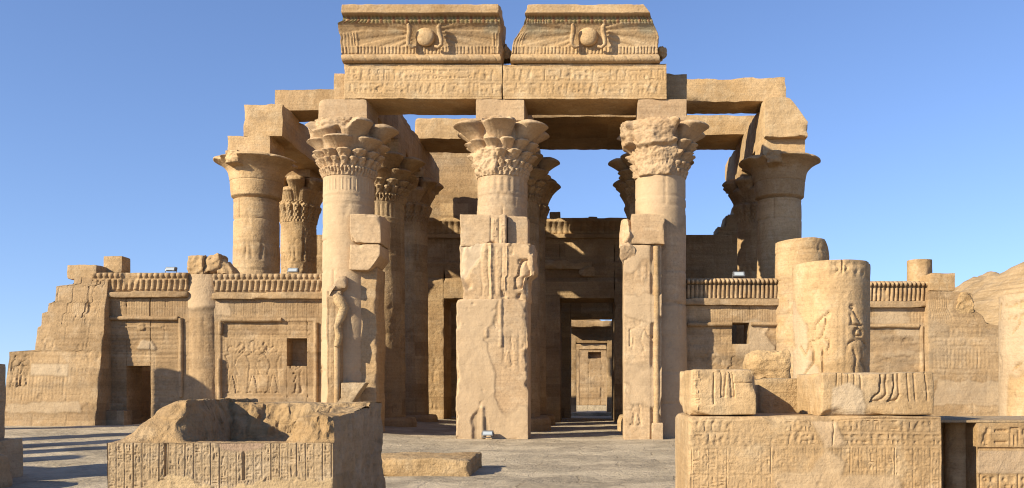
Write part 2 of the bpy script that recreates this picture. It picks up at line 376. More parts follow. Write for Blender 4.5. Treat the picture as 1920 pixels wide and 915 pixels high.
def stone(name, A, B, C, course=None, strata=.12, bump=.5, worn=0.0, grain=.15, big=.35, stain=.6, rough=.92):
    """A, B: the two main tones, C: paler crust; course: (height, width) of ashlar tone changes; worn: faint worn carving"""
    A, B, C = [tuple(x*ALB for x in q) for q in (A, B, C)]
    m = bpy.data.materials.new(name); m.use_nodes = True; t = m.node_tree; t.nodes.clear(); L = t.links.new
    out = node(t, 'ShaderNodeOutputMaterial'); bs = node(t, 'ShaderNodeBsdfPrincipled'); L(bs.outputs[0], out.inputs[0])
    bs.inputs['Roughness'].default_value = rough; bs.inputs['Specular IOR Level'].default_value = .15
    pos = node(t, 'ShaderNodeNewGeometry').outputs['Position']
    def noise(sc, det=4, ro=.55, src=pos, dist=0.0):
        n = node(t, 'ShaderNodeTexNoise', i_Scale=sc, i_Detail=det, i_Roughness=ro, i_Distortion=dist); L(src, n.inputs['Vector']); return n.outputs['Fac']
    def scaled(v):
        n = node(t, 'ShaderNodeVectorMath', operation='MULTIPLY'); L(pos, n.inputs[0]); n.inputs[1].default_value = v; return n.outputs[0]
    c = mix(t, ramp(t, noise(big, 6, .62), [(.40, g3(0)), (.60, g3(1))]), A, B)
    c = mix(t, ramp(t, noise(.42, 6, .66, scaled((1.0, 1.0, 1.6))), [(.52, g3(0)), (.66, g3(.36))]), c, tuple((.30*A[0]+.24*A[1]+.22*A[2])*k for k in (1.12, .93, .70)))
    c = mix(t, ramp(t, noise(2.1, 7, .68, dist=.4), [(.5, g3(0)), (.72, g3(.8))]), c, C)
    st = noise(1.0, 5, .65, scaled((.22, .22, 4.5)), .6)
    c = mix(t, 1.0, c, ramp(t, st, [(.3, g3(1-strata)), (.5, g3(1)), (.72, g3(1+strata*.6))]), 'MULTIPLY')
    stn = noise(.55, 6, .7, scaled((1.0, 1.0, .55)), .8)
    c = mix(t, ramp(t, stn, [(.55, g3(0)), (.72, g3(stain))]), c, tuple(x*.62 for x in B))
    if course:
        sx = node(t, 'ShaderNodeSeparateXYZ'); L(pos, sx.inputs[0])
        def mth(op, a, b=None):
            n = node(t, 'ShaderNodeMath', operation=op)
            for k, v in enumerate((a, b)):
                if v is None: continue
                if isinstance(v, (int, float)): n.inputs[k].default_value = v
                else: L(v, n.inputs[k])
            return n.outputs[0]
        row = mth('FLOOR', mth('DIVIDE', sx.outputs[2], course[0])); colm = mth('FLOOR', mth('ADD', mth('DIVIDE', sx.outputs[0], course[1]), mth('MULTIPLY', row, .377)))
        cb = node(t, 'ShaderNodeCombineXYZ'); L(row, cb.inputs[0]); L(colm, cb.inputs[1]); L(mth('FLOOR', mth('DIVIDE', sx.outputs[1], 2.3)), cb.inputs[2])
        wn = node(t, 'ShaderNodeTexWhiteNoise', noise_dimensions='3D'); L(cb.outputs[0], wn.inputs[0])
        c = mix(t, 1.0, c, ramp(t, wn.outputs[0], [(0, (.80, .77, .74)), (.35, (.95, .94, .92)), (.7, g3(1.02)), (1, (1.13, 1.12, 1.09))]), 'MULTIPLY')
    c = mix(t, 1.0, c, ramp(t, noise(14, 6, .75), [(.3, g3(1-grain*1.6)), (.5, g3(1)), (.75, g3(1+grain))]), 'MULTIPLY')
    c = mix(t, 1.0, c, ramp(t, noise(7, 9, .8, dist=.3), [(.30, g3(.62)), (.40, g3(1)), (.62, g3(1)), (.75, g3(1.08))]), 'MULTIPLY')
    fl = noise(1.0, 6, .7, scaled((.9, .9, 17)), .4)
    c = mix(t, 1.0, c, ramp(t, fl, [(.3, g3(.88)), (.5, g3(1)), (.75, g3(1.05))]), 'MULTIPLY')
    oi = node(t, 'ShaderNodeObjectInfo')
    c = mix(t, 1.0, c, ramp(t, oi.outputs['Random'], [(0, (.88, .86, .84)), (.5, g3(.98)), (1, (1.07, 1.06, 1.03))]), 'MULTIPLY')
    at = node(t, 'ShaderNodeAttribute', attribute_name='paint')
    pc = mix(t, 1.0, at.outputs['Color'], ramp(t, noise(1.3, 6, .6), [(.3, g3(.86*ALB)), (.7, g3(1.1*ALB))]), 'MULTIPLY')
    c = mix(t, at.outputs['Alpha'], c, pc); L(c, bs.inputs['Base Color'])
    h1 = noise(3.2, 8, .68); h2 = noise(22, 6, .7)
    vo = node(t, 'ShaderNodeTexVoronoi', i_Scale=9.0); L(pos, vo.inputs['Vector'])
    pit = ramp(t, vo.outputs['Distance'], [(.05, g3(0)), (.3, g3(1))])
    def bumpn(src, st_, dist, prev=None):
        n = node(t, 'ShaderNodeBump'); n.inputs['Strength'].default_value = st_; n.inputs['Distance'].default_value = dist; L(src, n.inputs['Height'])
        if prev: L(prev, n.inputs['Normal'])
        return n.outputs[0]
    nrm = bumpn(h1, bump, .09); nrm = bumpn(h2, bump*.55, .016, nrm); nrm = bumpn(pit, bump*.25, .015, nrm)
    nrm = bumpn(st, bump*.5, .05, nrm); nrm = bumpn(fl, bump*.45, .02, nrm)
    if worn:                                              # faint worn carving in rows and columns
        v2 = node(t, 'ShaderNodeTexVoronoi', i_Scale=1.0, feature='DISTANCE_TO_EDGE', i_Randomness=.7); L(scaled((7.5, 2.0, 6.0)), v2.inputs['Vector'])
        wv = ramp(t, v2.outputs['Distance'], [(.02, g3(0)), (.12, g3(1))])
        wk = mix(t, ramp(t, noise(.8, 4, .6), [(.42, g3(1)), (.58, g3(0))]), g3(1), wv)
        nrm = bumpn(wk, worn, .03, nrm)
    L(nrm, bs.inputs['Normal']); return m
def plain(name, col, rough=.5, metal=0.0):
    m = bpy.data.materials.new(name); m.use_nodes = True; t = m.node_tree; b = t.nodes['Principled BSDF']
    b.inputs['Roughness'].default_value = rough; b.inputs['Metallic'].default_value = metal
    n = node(t, 'ShaderNodeTexNoise', i_Scale=30.0); t.links.new(mix(t, n.outputs[0], tuple(x*.8 for x in col), tuple(x*1.15 for x in col)), b.inputs['Base Color']); return m

# ================================================================== materials
M_gold = stone('golden_sandstone', (.64, .435, .235), (.52, .335, .165), (.69, .515, .315), bump=.55)
M_wall = stone('ashlar_sandstone', (.53, .36, .20), (.42, .275, .145), (.59, .435, .275), course=(.56, 1.25), bump=.5, worn=.12, strata=.16)
M_pink = stone('mortared_sandstone', (.62, .435, .26), (.54, .36, .205), (.66, .49, .315), bump=.38, strata=.07)
M_hall = stone('hall_sandstone', (.57, .39, .21), (.46, .30, .155), (.62, .45, .27), course=(.6, 1.4), bump=.55, worn=.2, strata=.16)
M_rough = stone('crumbled_sandstone', (.60, .41, .215), (.49, .31, .145), (.64, .475, .29), bump=.95, grain=.16)
M_grey = stone('weathered_sandstone', (.55, .40, .245), (.45, .315, .18), (.60, .465, .315), bump=.7, grain=.14, stain=.5)
M_hill = stone('desert_rock', (.50, .345, .19), (.35, .23, .115), (.56, .40, .24), bump=1.0, big=.08, strata=.3)
M_lamp = plain('grey_lamp_metal', (.16, .16, .16), .45, .4)
M_glass = plain('lamp_glass', (.35, .38, .4), .15)
PLASTER = (.61, .435, .265); PALE = (.64, .49, .325)

def paving_mat():
    m = stone('stone_paving', (.52, .43, .31), (.43, .35, .25), (.60, .50, .365), bump=1.0, strata=.05, big=.25, grain=.16, stain=.45)
    t = m.node_tree; L = t.links.new; b = [n for n in t.nodes if n.type == 'BSDF_PRINCIPLED'][0]
    pos = node(t, 'ShaderNodeNewGeometry').outputs['Position']
    nz = node(t, 'ShaderNodeTexNoise', i_Scale=.9, i_Detail=4.0); L(pos, nz.inputs['Vector'])
    ad = node(t, 'ShaderNodeVectorMath', operation='MULTIPLY_ADD'); L(nz.outputs['Color'], ad.inputs[0]); ad.inputs[1].default_value = (.55, .55, 0); L(pos, ad.inputs[2])
    br = node(t, 'ShaderNodeTexBrick', i_Scale=1.0, i_Mortar_Size=.022, i_Mortar_Smooth=.3, i_Brick_Width=1.7, i_Row_Height=1.05); L(ad.outputs[0], br.inputs['Vector'])
    br.inputs['Color1'].default_value = (.88, .87, .85, 1); br.inputs['Color2'].default_value = (1.12, 1.1, 1.06, 1); br.inputs['Mortar'].default_value = (.82, .79, .74, 1)
    c0 = b.inputs['Base Color'].links[0].from_socket; L(mix(t, 1.0, c0, br.outputs['Color'], 'MULTIPLY'), b.inputs['Base Color'])
    c1 = b.inputs['Base Color'].links[0].from_socket; sd = node(t, 'ShaderNodeTexNoise', i_Scale=.55, i_Detail=7.0, i_Roughness=.65); L(pos, sd.inputs['Vector'])
    L(mix(t, ramp(t, sd.outputs[0], [(.47, g3(0)), (.58, g3(.85))]), c1, (.46, .37, .255)), b.inputs['Base Color'])
    n0 = b.inputs['Normal'].links[0].from_socket; bp = node(t, 'ShaderNodeBump'); bp.invert = True; bp.inputs['Strength'].default_value = .6; bp.inputs['Distance'].default_value = .05
    L(br.outputs['Fac'], bp.inputs['Height']); L(n0, bp.inputs['Normal']); L(bp.outputs[0], b.inputs['Normal']); return m
M_pave = paving_mat()

# ================================================================== ground and hill
def gz(x, y): return .40*sstep(-4, -11, x)*sstep(15, 27, y)
g = Geo(); xs = np.linspace(-900, 900, 61); ys = np.linspace(-60, 1800, 61); X, Y = np.meshgrid(xs, ys); g.grid(pts3(X, Y, -.12+0*X))
solo('sand_ground', g, M_hill, None, None, kind='structure', org=(0, 0, 0))
g = Geo(); X, Y = np.meshgrid(np.linspace(-30, 22, 240), np.linspace(3, 105, 420))
g.grid(pts3(X, Y, gz(X, Y)+.02*fbm(pts3(X*.7, Y*.7, 0), 3, 3)+.012*fbm(pts3(X*3, Y*3, 1), 5, 2)))
solo('stone_paving', g, M_pave, None, None, kind='structure', org=(0, 0, 0))
g = Geo(); X, Y = np.meshgrid(np.linspace(22, 100, 150), np.linspace(62, 170, 130))
top = 15.0*sstep(26, 42, X+.12*(Y-62))*sstep(60, 82, Y)
Z = -.3+top*(.86+.22*fbm(pts3(X*.09, Y*.09, 0), 12, 4))+1.0*fbm(pts3(X*.22, Y*.22, 2), 15, 5)*sstep(.5, 5, top)+.35*sstep(.0, .5, fbm(pts3(X*.5, Y*.5, 2), 16, 3))*sstep(2, 8, top)
g.grid(pts3(X, Y, Z)); solo('desert_hill', g, M_hill, None, None, kind='structure', org=(0, 0, 0))

# ================================================================== columns
def petals(T, tz, R0, tiers):
    """bell of overlapping leaf tiers: (bottom, top, count, phase, lip, droop, power); tz runs 0..1 up the capital"""
    r = R0*(.99+.13*tz)
    for tb, tt, n, ph, lip, drop, pw in tiers:
        half = math.pi/n; a = np.abs(((T-ph+half) % (2*half))-half)/half
        s = np.clip((tz-tb)/(tt-tb), 0, 1); tte = tt-drop*a**2
        sm = np.clip(s/.84, 0, 1); body = 1+(lip-1)*(.18*sm+.82*sm**pw)*np.where(s > .84, 1-.45*((s-.84)/.16)**2, 1)
        wd = .62+.40*s**1.3; ae = np.clip(a/wd, 0, 1); rr = R0*(1.0+.09*tz+(body-1-.09*tz)*np.sqrt(np.clip(1-ae**2.4, 0, 1)))
        r = np.where((tz >= tb) & (tz <= tte) & (ae < 1), np.maximum(r, rr), r)
    return r
def cap_profile(kind, R0, z0, z1, seed):
    H = z1-z0; rng = random.Random(seed)
    def fn(T, Z, r):
        tz = np.clip((Z-z0)/H, 0, 1); N = pts3(np.cos(T)*1.2, np.sin(T)*1.2, Z*1.1)+seed*2.3
        if kind == 'bell':
            q = R0*(.90+.17*sstep(0, .09, tz)+.16*tz+.12*np.clip((tz-.3)/.6, 0, 1)**2+.49*np.clip((tz-.56)/.33, 0, 1)**2.6)
            q = np.where(tz > .90, q*(1-.26*((tz-.90)/.10)**2), q); q = q-.02*np.exp(-((tz-.42)/.012)**2)
            ch = sstep(.12, .4, fbm(N*1.1, seed+3, 3))*sstep(.75, .95, tz); q = q*(1-.22*ch)
            return q+.012*fbm(N*3, seed, 4)
        if kind == 'palm':
            q = petals(T, tz, R0, [(.18, 1.0, 8, .2, 1.92, .05, 2.7), (.12, .78, 8, .2+math.pi/8, 1.5, .05, 2.2), (0, .42, 16, .2, 1.26, .05, 1.8)])
        elif kind == 'lotus':
            q = petals(T, tz, R0, [(.34, 1.0, 6, .45, 1.98, .07, 2.5), (.32, .70, 6, .45+math.pi/6, 1.62, .05, 2.0), (.20, .47, 12, .1, 1.42, .05, 1.6), (.12, .33, 20, .1, 1.28, .04, 1.3), (0, .16, 48, 0, 1.13, .03, 1.2)])
        else:
            q = petals(T, tz, R0, [(.36, 1.0, 6, 0., 2.0, .07, 2.5), (.34, .66, 12, math.pi/12, 1.5, .05, 2.0), (.22, .46, 12, 0, 1.4, .05, 1.6), (.10, .27, 24, .06, 1.22, .04, 1.3), (0, .14, 28, 0, 1.1, .03, 1.2)])
        q = q+.016*np.sin(T*36)*np.sign(np.sin(tz*50))*(tz < .46)-.01*(np.abs(np.sin(T*27)) > .93)*(tz > .46)
        return q+.02*fbm(N*2.4, seed, 4)
    return fn
def damage(fn, parts_, seed, R0, z0, z1):
    """broken areas: (theta, width, t0, t1, radius factor)"""
    def f2(T, Z, r):
        q = fn(T, Z, r); tz = (Z-z0)/(z1-z0); N = pts3(np.cos(T)*1.3, np.sin(T)*1.3, Z*1.3)+seed
        for th, wd, t0, t1, k in parts_:
            n1 = .35*fbm(N*1.4, seed+4, 3); m = sstep(1.12, .9, np.abs((T-th)/wd)+n1)*sstep(t0-.06, t0+.02, tz+.1*n1)*sstep(t1+.06, t1-.02, tz+.1*n1)
            rough = R0*(k+.16*fbm(N*2.2, seed+7, 5)+.04*fbm(N*8, seed+8, 3)+.16*tz); q = q*(1-m)+rough*m
        return q
    return f2
def shaft_rel(R0, H, seed, glyph=True, smooth=.0, res=.035, bands=()):
    rl = Relief(2*math.pi*R0, H, res, seed); pass
    if glyph:
        v = .2
        while v < H-1.2:
            hh = rl.rng.uniform(.9, 1.7)
            if rl.rng.random() < .5: rl.cols(0, rl.W, v, v+hh*.8, 26, .016, -.012)
            else:
                for k in range(9): rl.sunk(figure(rl.W*(k+.5)/9, v+.05, hh*.85, k % 2 == 0, k % 3, k % 3), .03, 2)
            rl.line([(0, v+hh-.12), (rl.W, v+hh-.12)], .05, -.015); rl.line([(0, v+hh-.04), (rl.W, v+hh-.04)], .05, -.015); v += hh
    rl.wear(-.35, .35, .8)
    if smooth: rl.patch(np.clip(sstep(.05-smooth, .2-smooth, rl.noise(.35, 4, 77)), 0, 1), PLASTER, .0, .6)
    rl.courses(1.05, 2.6, .03, .05)
    rl.rough(.02, 1.1).pits(.42, .02, 2.2); return rl.done()
def neck_fn(n, amp, z0, z1):
    def fn(T, Z, r): return r-amp*(1-np.abs(np.cos(T*n/2))**.7)*((Z > z0) & (Z < z1))
    return fn
def build_column(root, c, R0, zb, zn, zc, zt, kind, seed, rel=None, abacus=(.78, .66), dmg=None, base=None, mat=None, neck=28, th0=0.0, n=110):
    """zb foot, zn start of the banded neck, zc foot of the capital, zt its lip"""
    mat = mat or M_gold
    g = Geo(); nz = int((zc-zb)/.05); z = np.linspace(zb, zc, nz); r = R0*(1.04-.08*(z-zb)/(zc-zb)); r = r-.02*np.exp(-((z-zn)/.03)**2)
    lathe(g, c, z, r, n, neck_fn(neck, .045, zn+.1, zc-.06) if neck else None, rel, th0=th0); part('shaft', g, mat, root)
    g = Geo(); z = np.linspace(zc, zt, 104); fn = cap_profile(kind, R0*.98, zc, zt, seed)
    if dmg: fn = damage(fn, dmg, seed, R0, zc, zt)
    lathe(g, c, z, np.full(104, R0), 256, fn, th0=th0); part('capital', g, mat, root)
    if abacus:
        g = Geo(); a, h = abacus; rbox(g, (c[0]-a, c[0]+a, c[1]-a, c[1]+a, zt-.02, zt+h), .12, amp=.02, rnd=.04, seed=seed); part('abacus', g, mat, root)
    if base:
        g = Geo(); lathe(g, c, np.linspace(zb-.1, zb+base[1], 12), base[0]*np.array([1, 1, 1, 1, 1, 1, 1, 1, 1, .99, .97, .93]), 72, lambda T, Z, r: r+.02*fbm(pts3(np.cos(T)*2, np.sin(T)*2, Z*2), seed, 3)); part('base', g, mat, root)
CXS = [-12.8, -8.0, -2.95, 2.25, 7.1]; Y1, Y2, Y3 = 30.0, 34.8, 39.8
def fcol(x, label, seed, kind, dmg, mat, neck, sm, th0=0.0):
    t = thing('temple_column', label, 'column', (x, Y1, 0), 'three tall front columns')
    build_column(t, (x, Y1), .85, -.05, 7.80, 8.45, 10.2, kind, seed, shaft_rel(.85, 8.5, seed, True, sm), (.78, .68), dmg, None, mat, neck, th0); return t
fcol(-8.0, 'tall front column left of the doorways, many-leaved capital above a finely ribbed neck', 21, 'lotus', [(-.3, .6, .84, 1.1, 1.2), (-1.5, .5, .72, 1.1, 1.3)], M_pink, 44, .25)
fcol(-2.95, 'middle front column on the wide central pillar, capital of curling lobes over thick stems', 22, 'mid', [(-.6, .55, .06, .45, 1.08), (-.1, .3, .93, 1.1, 1.3)], M_pink, 22, .15)
fcol(2.25, 'front column with the badly eroded capital, right of the open doorway', 23, 'mid', [(-.45, 1.0, 0, .55, 1.06), (-.35, .62, .55, 1.1, 1.22), (-1.5, .5, .6, 1.1, 1.38)], M_pink, 0, .1)

# hall rows: one of each kind, then copies
bell_l = thing('temple_column', 'outermost left column with a plain bell capital, tallest above the low left wall', 'column', (CXS[0], Y2, 0), 'bell-capital columns at the hall corners')
build_column(bell_l, (CXS[0], Y2), .86, -.05, 8.6, 8.72, 10.35, 'bell', 31, shaft_rel(.86, 8.8, 31, True, .0), (.8, .68), [(-.35, .22, .72, 1.1, 1.45)], (1.25, .5), M_gold, 0)
dup(bell_l, (CXS[4]+.05, Y2, 0), 'outermost right column with a plain wide bell capital, cracked at the lip')
comp = thing('temple_column', 'shaded column just behind the left front column, leafy capital', 'column', (CXS[1], Y2, 0), 'leafy-capital columns inside the hall')
build_column(comp, (CXS[1], Y2), .85, -.05, 7.9, 8.6, 10.35, 'lotus', 33, shaft_rel(.85, 8.7, 33, True, 0), (.78, .6), None, (1.28, .55), M_hall, 30)
dup(comp, (CXS[2]+.1, Y2, 0), 'second-row column peeking out right of the middle front column')
dup(comp, (CXS[3], Y2, 0), 'second-row column showing a lip left of the eroded front capital')
palm = thing('temple_column', 'left rear column with a broad leaf capital, beside the outermost left column', 'column', (CXS[0], Y3, 0), 'rear row of hall columns')
build_column(palm, (CXS[0], Y3), .78, -.05, 8.6, 8.75, 10.65, 'palm', 37, shaft_rel(.78, 8.8, 37, True, 0), (.75, .4), None, (1.2, .5), M_hall, 0)
dup(palm, (CXS[1]+.05, Y3, 0), 'rear column between the left front column and the dark back wall')
dup(palm, (CXS[2]+.15, Y3, 0), 'rear column behind the middle front column, lowest lip against the sky')
dup(palm, (CXS[3]+.1, Y3, 0), 'rear column showing a lower lip left of the eroded front capital')
dup(palm, (CXS[4], Y3, 0), 'rear column tucked behind the outermost right column')

# ================================================================== beams and roof
def beam(name, label, b, seed, mat=None, cat='stone beam', group=None, **k):
    g = Geo(); kw = dict(res=.16, amp=.035, rnd=.05); kw.update(k); rbox(g, b, seed=seed, **kw); return solo(name, g, mat or M_gold, label, cat, group)
def arch_rel(W, seed):
    rl = Relief(W, 1.13, .022, seed); rl.rows(.1, W-.05, .14, 1.02, 2, -.022, -.012); rl.line([(0, .07), (W, .07)], .05, -.02)
    rl.wear(-.9, -.15, .9); rl.rough(.014, 1.2).pits(.5, .03, 2.5); return rl.done()
XA, XM, XB = wx(645, 29.2), wx(942, 29.2), wx(1250, 29.2)
AR = 'carved front beams over the columns'
beam('architrave_block', 'left half of the carved front beam with two rows of picture writing', (XA, XM-.012, 29.2, 30.95, 10.86, 11.99), 41, group=AR, resf=.024, amp=.012, rnd=.03, rel=arch_rel(XM-XA, 41))
beam('architrave_block', 'right half of the carved front beam with two rows of picture writing', (XM+.012, XB, 29.2, 30.95, 10.86, 11.99), 42, group=AR, resf=.024, amp=.012, rnd=.03, rel=arch_rel(XB-XM, 42))
beam('broken_block', 'pale broken stub at the left end of the carved front beam', (wx(626, 29.5), XA-.02, 29.45, 30.6, 10.9, 11.78), 43, amp=.04, rnd=.09)
def cornice_fn(W, xc, seed):
    rl = Relief(W, 1.64, .022, seed); U, V = rl.U, rl.V; prof = np.zeros(U.shape)
    prof += .14*np.sqrt(np.clip(1-((V-.13)/.125)**2, 0, 1)); s = np.clip((V-.27)/.92, 0, 1); prof += .38*s**2.4; prof += .20*sstep(1.33, 1.35, V)
    wrap_ = ((U+V*.6) % .42 < .05) & (V < .25); rl.c -= .02*wrap_
    dx, dz = U-xc, V-.80; ang = np.arctan2(dz-.1, np.abs(dx)+1e-6); rad = np.hypot(dx, dz)
    wing = (np.abs(dx) > .45) & (V > .5-.0*U) & (V < 1.16) & (np.abs(dx) < 2.35)
    rl.c += .022*wing*(np.sin(ang*34+rad*1.2) > -.1)
    rl.c += .028*((V > .29) & (V < .52) & ((U % .115) < .07)); rl.c += .02*((V > .29) & (V < .9) & (np.abs(dx) > 2.15) & ((U % .1) < .06))
    under = (V > 1.13) & (V < 1.335); st = (U % .135) < .085; rl.c += .02*(under & st)
    k = (np.floor(U/.135).astype(int) % 3); cols = np.array([(.15, .14, .06), (.21, .085, .04), (.22, .17, .075)])
    for q in range(3): rl.paint[under & st & (k == q)] = (*cols[q], .8)
    rl.paint[under & ~st] = (.38, .29, .14, .6)
    tint = sstep(.0, .35, rl.noise(1.2, 3, 8))*wing*sstep(.78, .98, V); rl.paint[..., :3] = np.where((tint > .05)[..., None], np.array((.28, .33, .27)), rl.paint[..., :3]); rl.paint[..., 3] = np.where(tint > .05, tint*.4, rl.paint[..., 3])
    rl.wear(-.9, -.2, 1.1); rl.h += prof; rl.rough(.012, 1.5); return rl.done()
def cornice(px0, px1, wl, wr, disc_px, label, seed):
    Y = 29.16; x0, x1 = wx(px0, Y), wx(px1, Y); t = thing('cornice_block', label, 'cornice', ((x0+x1)/2, 30, 12.0), 'twin cornice blocks on the facade')
    xc = wx(disc_px, 28.95); rel = cornice_fn(x1-x0, xc-x0, seed)
    def warp(P):
        u = (P[..., 0]-x0)/(x1-x0); z = P[..., 2]-12.0; n = fbm(P*2.1+seed, seed, 4)
        l = np.interp(z, [p[0] for p in wl], [p[1] for p in wl])+.10*n*sstep(.2, .5, z); r_ = np.interp(z, [p[0] for p in wr], [p[1] for p in wr])+.10*n
        Q = P.copy(); Q[..., 0] += l*(1-u)**6-r_*u**6 if False else l*np.clip(1-u*4, 0, 1)-r_*np.clip(u*4-3, 0, 1); return Q
    g = Geo(); rbox(g, (x0, x1, Y, 30.5, 12.0, 13.64), .1, .024, .008, .02, seed, rel, warp=warp, side=.05, chip=.8); part('cavetto', g, M_gold, t)
    zc = 12.80; yf = Y-.13; g = Geo(); th, ph = np.meshgrid(np.linspace(0, 2*math.pi, 40, endpoint=False), np.linspace(.02, math.pi-.02, 24))
    P = np.stack([xc+.31*np.sin(ph)*np.cos(th), yf-.17*np.cos(ph), zc+.31*np.sin(ph)*np.sin(th)], -1); g.grid(P+.012*vec3(P*3, seed), wrap=True); part('sun_disc', g, M_gold, t)
    for s in (-1, 1):
        g = Geo(); L = [(.30, -.33, .02), (.42, -.38, .06), (.53, -.30, .1), (.52, -.12, .12), (.47, .08, .16), (.47, .2, .24), (.50, .27, .3)]
        tube(g, [(xc+s*a, yf-.02-c_, zc+b_) for a, b_, c_ in L], [.04, .055, .065, .075, .085, .08, .04], 12); part('cobra', g, M_gold, t)
    return t
cornice(638, 941, [(0, .08), (.3, .04), (1.15, 0), (1.2, .2), (1.64, .22)], [(0, 0), (1.64, .03)], 797, 'left cornice block with winged sun disc and straight cut ends', 51)
cornice(957, 1237, [(0, 0), (.3, .03), (.7, .12), (1.1, .45), (1.3, .5), (1.64, .58)], [(0, .0), (.3, .02), (.8, .03), (1.2, .25), (1.64, .55)], 1103, 'right cornice block with winged sun disc and broken slanting ends', 52)
def rubble(label, px, py, Y, sz, seed, cat='stone lump', mat=None, name='broken_block', **k):
    g = Geo(); rock(g, (wx(px, Y), Y, wz(py, Y)), sz, seed, **k); return solo(name, g, mat or M_rough, label, cat)
rubble('dark rubble lump in the gap between the two cornice blocks', 950, 101, 30.0, (.42, .8, .5), 61, amp=.06)
rubble('rough core lump at the right end of the cornice', 1238, 104, 30.2, (.34, .8, .32), 62, amp=.06)
SB = 'beams running back along the hall'
beam('hall_beam', 'beam end above the outermost left column, running back into the hall', (-13.0, -11.55, 34.0, 44.0, 11.0, 12.2), 71, group=SB, amp=.05, rnd=.07)
beam('hall_beam', 'shaded beam running back behind the left front column', (-8.7, -7.35, 31.0, 44.0, 10.9, 12.25), 72, M_hall, group=SB, amp=.05, rnd=.08)
beam('hall_beam', 'hidden beam running back behind the middle front column', (-3.6, -2.3, 31.0, 44.0, 10.9, 12.25), 73, M_hall, group=SB, amp=.05, rnd=.08)
beam('hall_beam', 'shaded beam end beside the right end of the carved front beam', (1.75, wx(1290, 30.98), 30.98, 44.0, 10.9, 12.3), 74, M_hall, group=SB, amp=.05, rnd=.08)
def w5(P):
    Q = P.copy(); z = (P[..., 2]-10.9)/1.5; u = (P[..., 0]-6.35)/1.65; Q[..., 2] -= 1.0*sstep(.55, 1.05, u+.12*fbm(P*1.5, 9, 3))*np.clip(z, 0, 1)*sstep(37, 35, P[..., 1]); return Q
beam('hall_beam', 'beam end with a sloping broken corner above the outermost right column', (6.4, 8.0, 33.7, 44.0, 10.9, 12.36), 75, group=SB, amp=.05, rnd=.08, warp=w5, side=.12, resf=.1)
RB = 'roof slabs left across the hall beams'
beam('roof_slab', 'sunlit roof slab bridging the two left beams', (wx(515, 35), -7.6, 35.0, 36.6, 12.26, 13.08), 81, group=RB, cat='roof slab', amp=.04, rnd=.08)
beam('roof_slab', 'long sunlit roof slab reaching the outermost right beam, rough at its end', (1.9, wx(1474, 34.4), 34.4, 35.9, 12.4, 13.3), 82, group=RB, cat='roof slab', amp=.06, rnd=.08)
beam('roof_slab', 'deeper roof slab seen below the long right one', (1.9, 7.0, 38.7, 41.3, 12.36, 13.2), 83, group=RB, cat='roof slab', amp=.04, rnd=.06)
beam('roof_slab', 'dark-bellied roof slab over the middle of the hall', (-3.0, 2.3, 36.0, 40.9, 12.3, 13.1), 84, M_hall, group=RB, cat='roof slab', amp=.04, rnd=.05)
beam('roof_slab', 'roof slab between the left and middle front capitals', (-7.6, -2.9, 39.1, 41.5, 12.3, 13.2), 85, group=RB, cat='roof slab', amp=.04, rnd=.06)

# ================================================================== hall back wall and inner doorways
HB = 43.0
t = thing('hall_back_wall', 'tall shaded back wall of the hall with two doorways and a ribbed cornice', 'wall', (-3, HB, 0))
x0, x1 = -14.2, 8.4; W = x1-x0; rl = Relief(W, 9.0, .045, 91); rl.courses(.62, 1.6, .015, .05)
dL, dR = (-6.96, -4.39), (wx(1050, HB), wx(1152, HB)); dz = wz(560, HB)
for d in (dL, dR):
    a, b = d[0]-x0, d[1]-x0
    rl.rect(a-.75, -1, b+.75, dz+.85, .10, .06); rl.rect(a-1.15, -1, b+1.15, dz+1.75, .09, .06); rl.rect(a-1.15, dz+.95, b+1.15, dz+1.02, -.06, .04)
    rl.rows(a-1.0, b+1.0, dz+1.05, dz+1.7, 1, .02, -.015)
    for q in (a-.7, b+.08):
        for k in range(4): rl.sunk(figure(q+.3, .6+k*1.25, 1.1, q > a, k % 3, k % 3), .035, 1)
for q in (dL[0]-x0-4.5, dR[1]-x0+1.4):
    for k in range(3): rl.rows(q, q+3.0, 1.2+k*2.3, 1.2+k*2.3+.5, 1, .02, -.015); rl.sunk(figure(q+.8, 1.8+k*2.3, 1.6, False, k), .03); rl.sunk(figure(q+2.1, 1.8+k*2.3, 1.6, True, k+1, 1), .03)
rl.cols(.3, W-.3, 8.0, 8.75, 90, .02, -.02); rl.rows(.3, W-.3, 7.35, 7.9, 1, .02, -.02)
rl.wear(-.5, .2, .8); rl.rough(.02, .9); rl.done(); g = Geo()
for (a, b, zb, zt) in ((x0, dL[0], -.1, 8.84), (dL[1], dR[0], -.1, 8.84), (dR[1], x1, -.1, 8.84), (dL[0], dL[1], dz, 8.84), (dR[0], dR[1], dz, 8.84)):
    rbox(g, (a, b, HB, HB+2.2, zb, zt), .25, .055, .01, .03, 91, rel, (x0, 0)) if False else rbox(g, (a, b, HB, HB+2.2, zb, zt), .25, .055, .01, .03, 91, rl, (x0, 0))
part('wall', g, M_hall, t)
def ribs(W, H, per, seed, lip=.2):
    q = Relief(W, H, .035, seed); s = q.V/H; q.h += .28*np.clip(s/.75, 0, 1)**2.2+.05*sstep(.74, .76, s); q.c += .05*np.abs(np.sin(q.U*math.pi/per))**.7*((s > .08) & (s < .72)); q.rough(.015); return q.done()
g = Geo(); rbox(g, (-10.0, wx(1180, HB), HB-.06, HB+1.4, 8.85, 9.58), .14, .035, .02, .05, 92, ribs(12.6, .73, .27, 92), (-10.0, 8.85)); part('cornice', g, M_hall, t)
g = Geo(); rbox(g, (-10.05, wx(1182, HB), HB-.22, HB+.1, 8.66, 8.86), .15, amp=.03, rnd=.04, seed=93); part('ledge', g, M_hall, t)
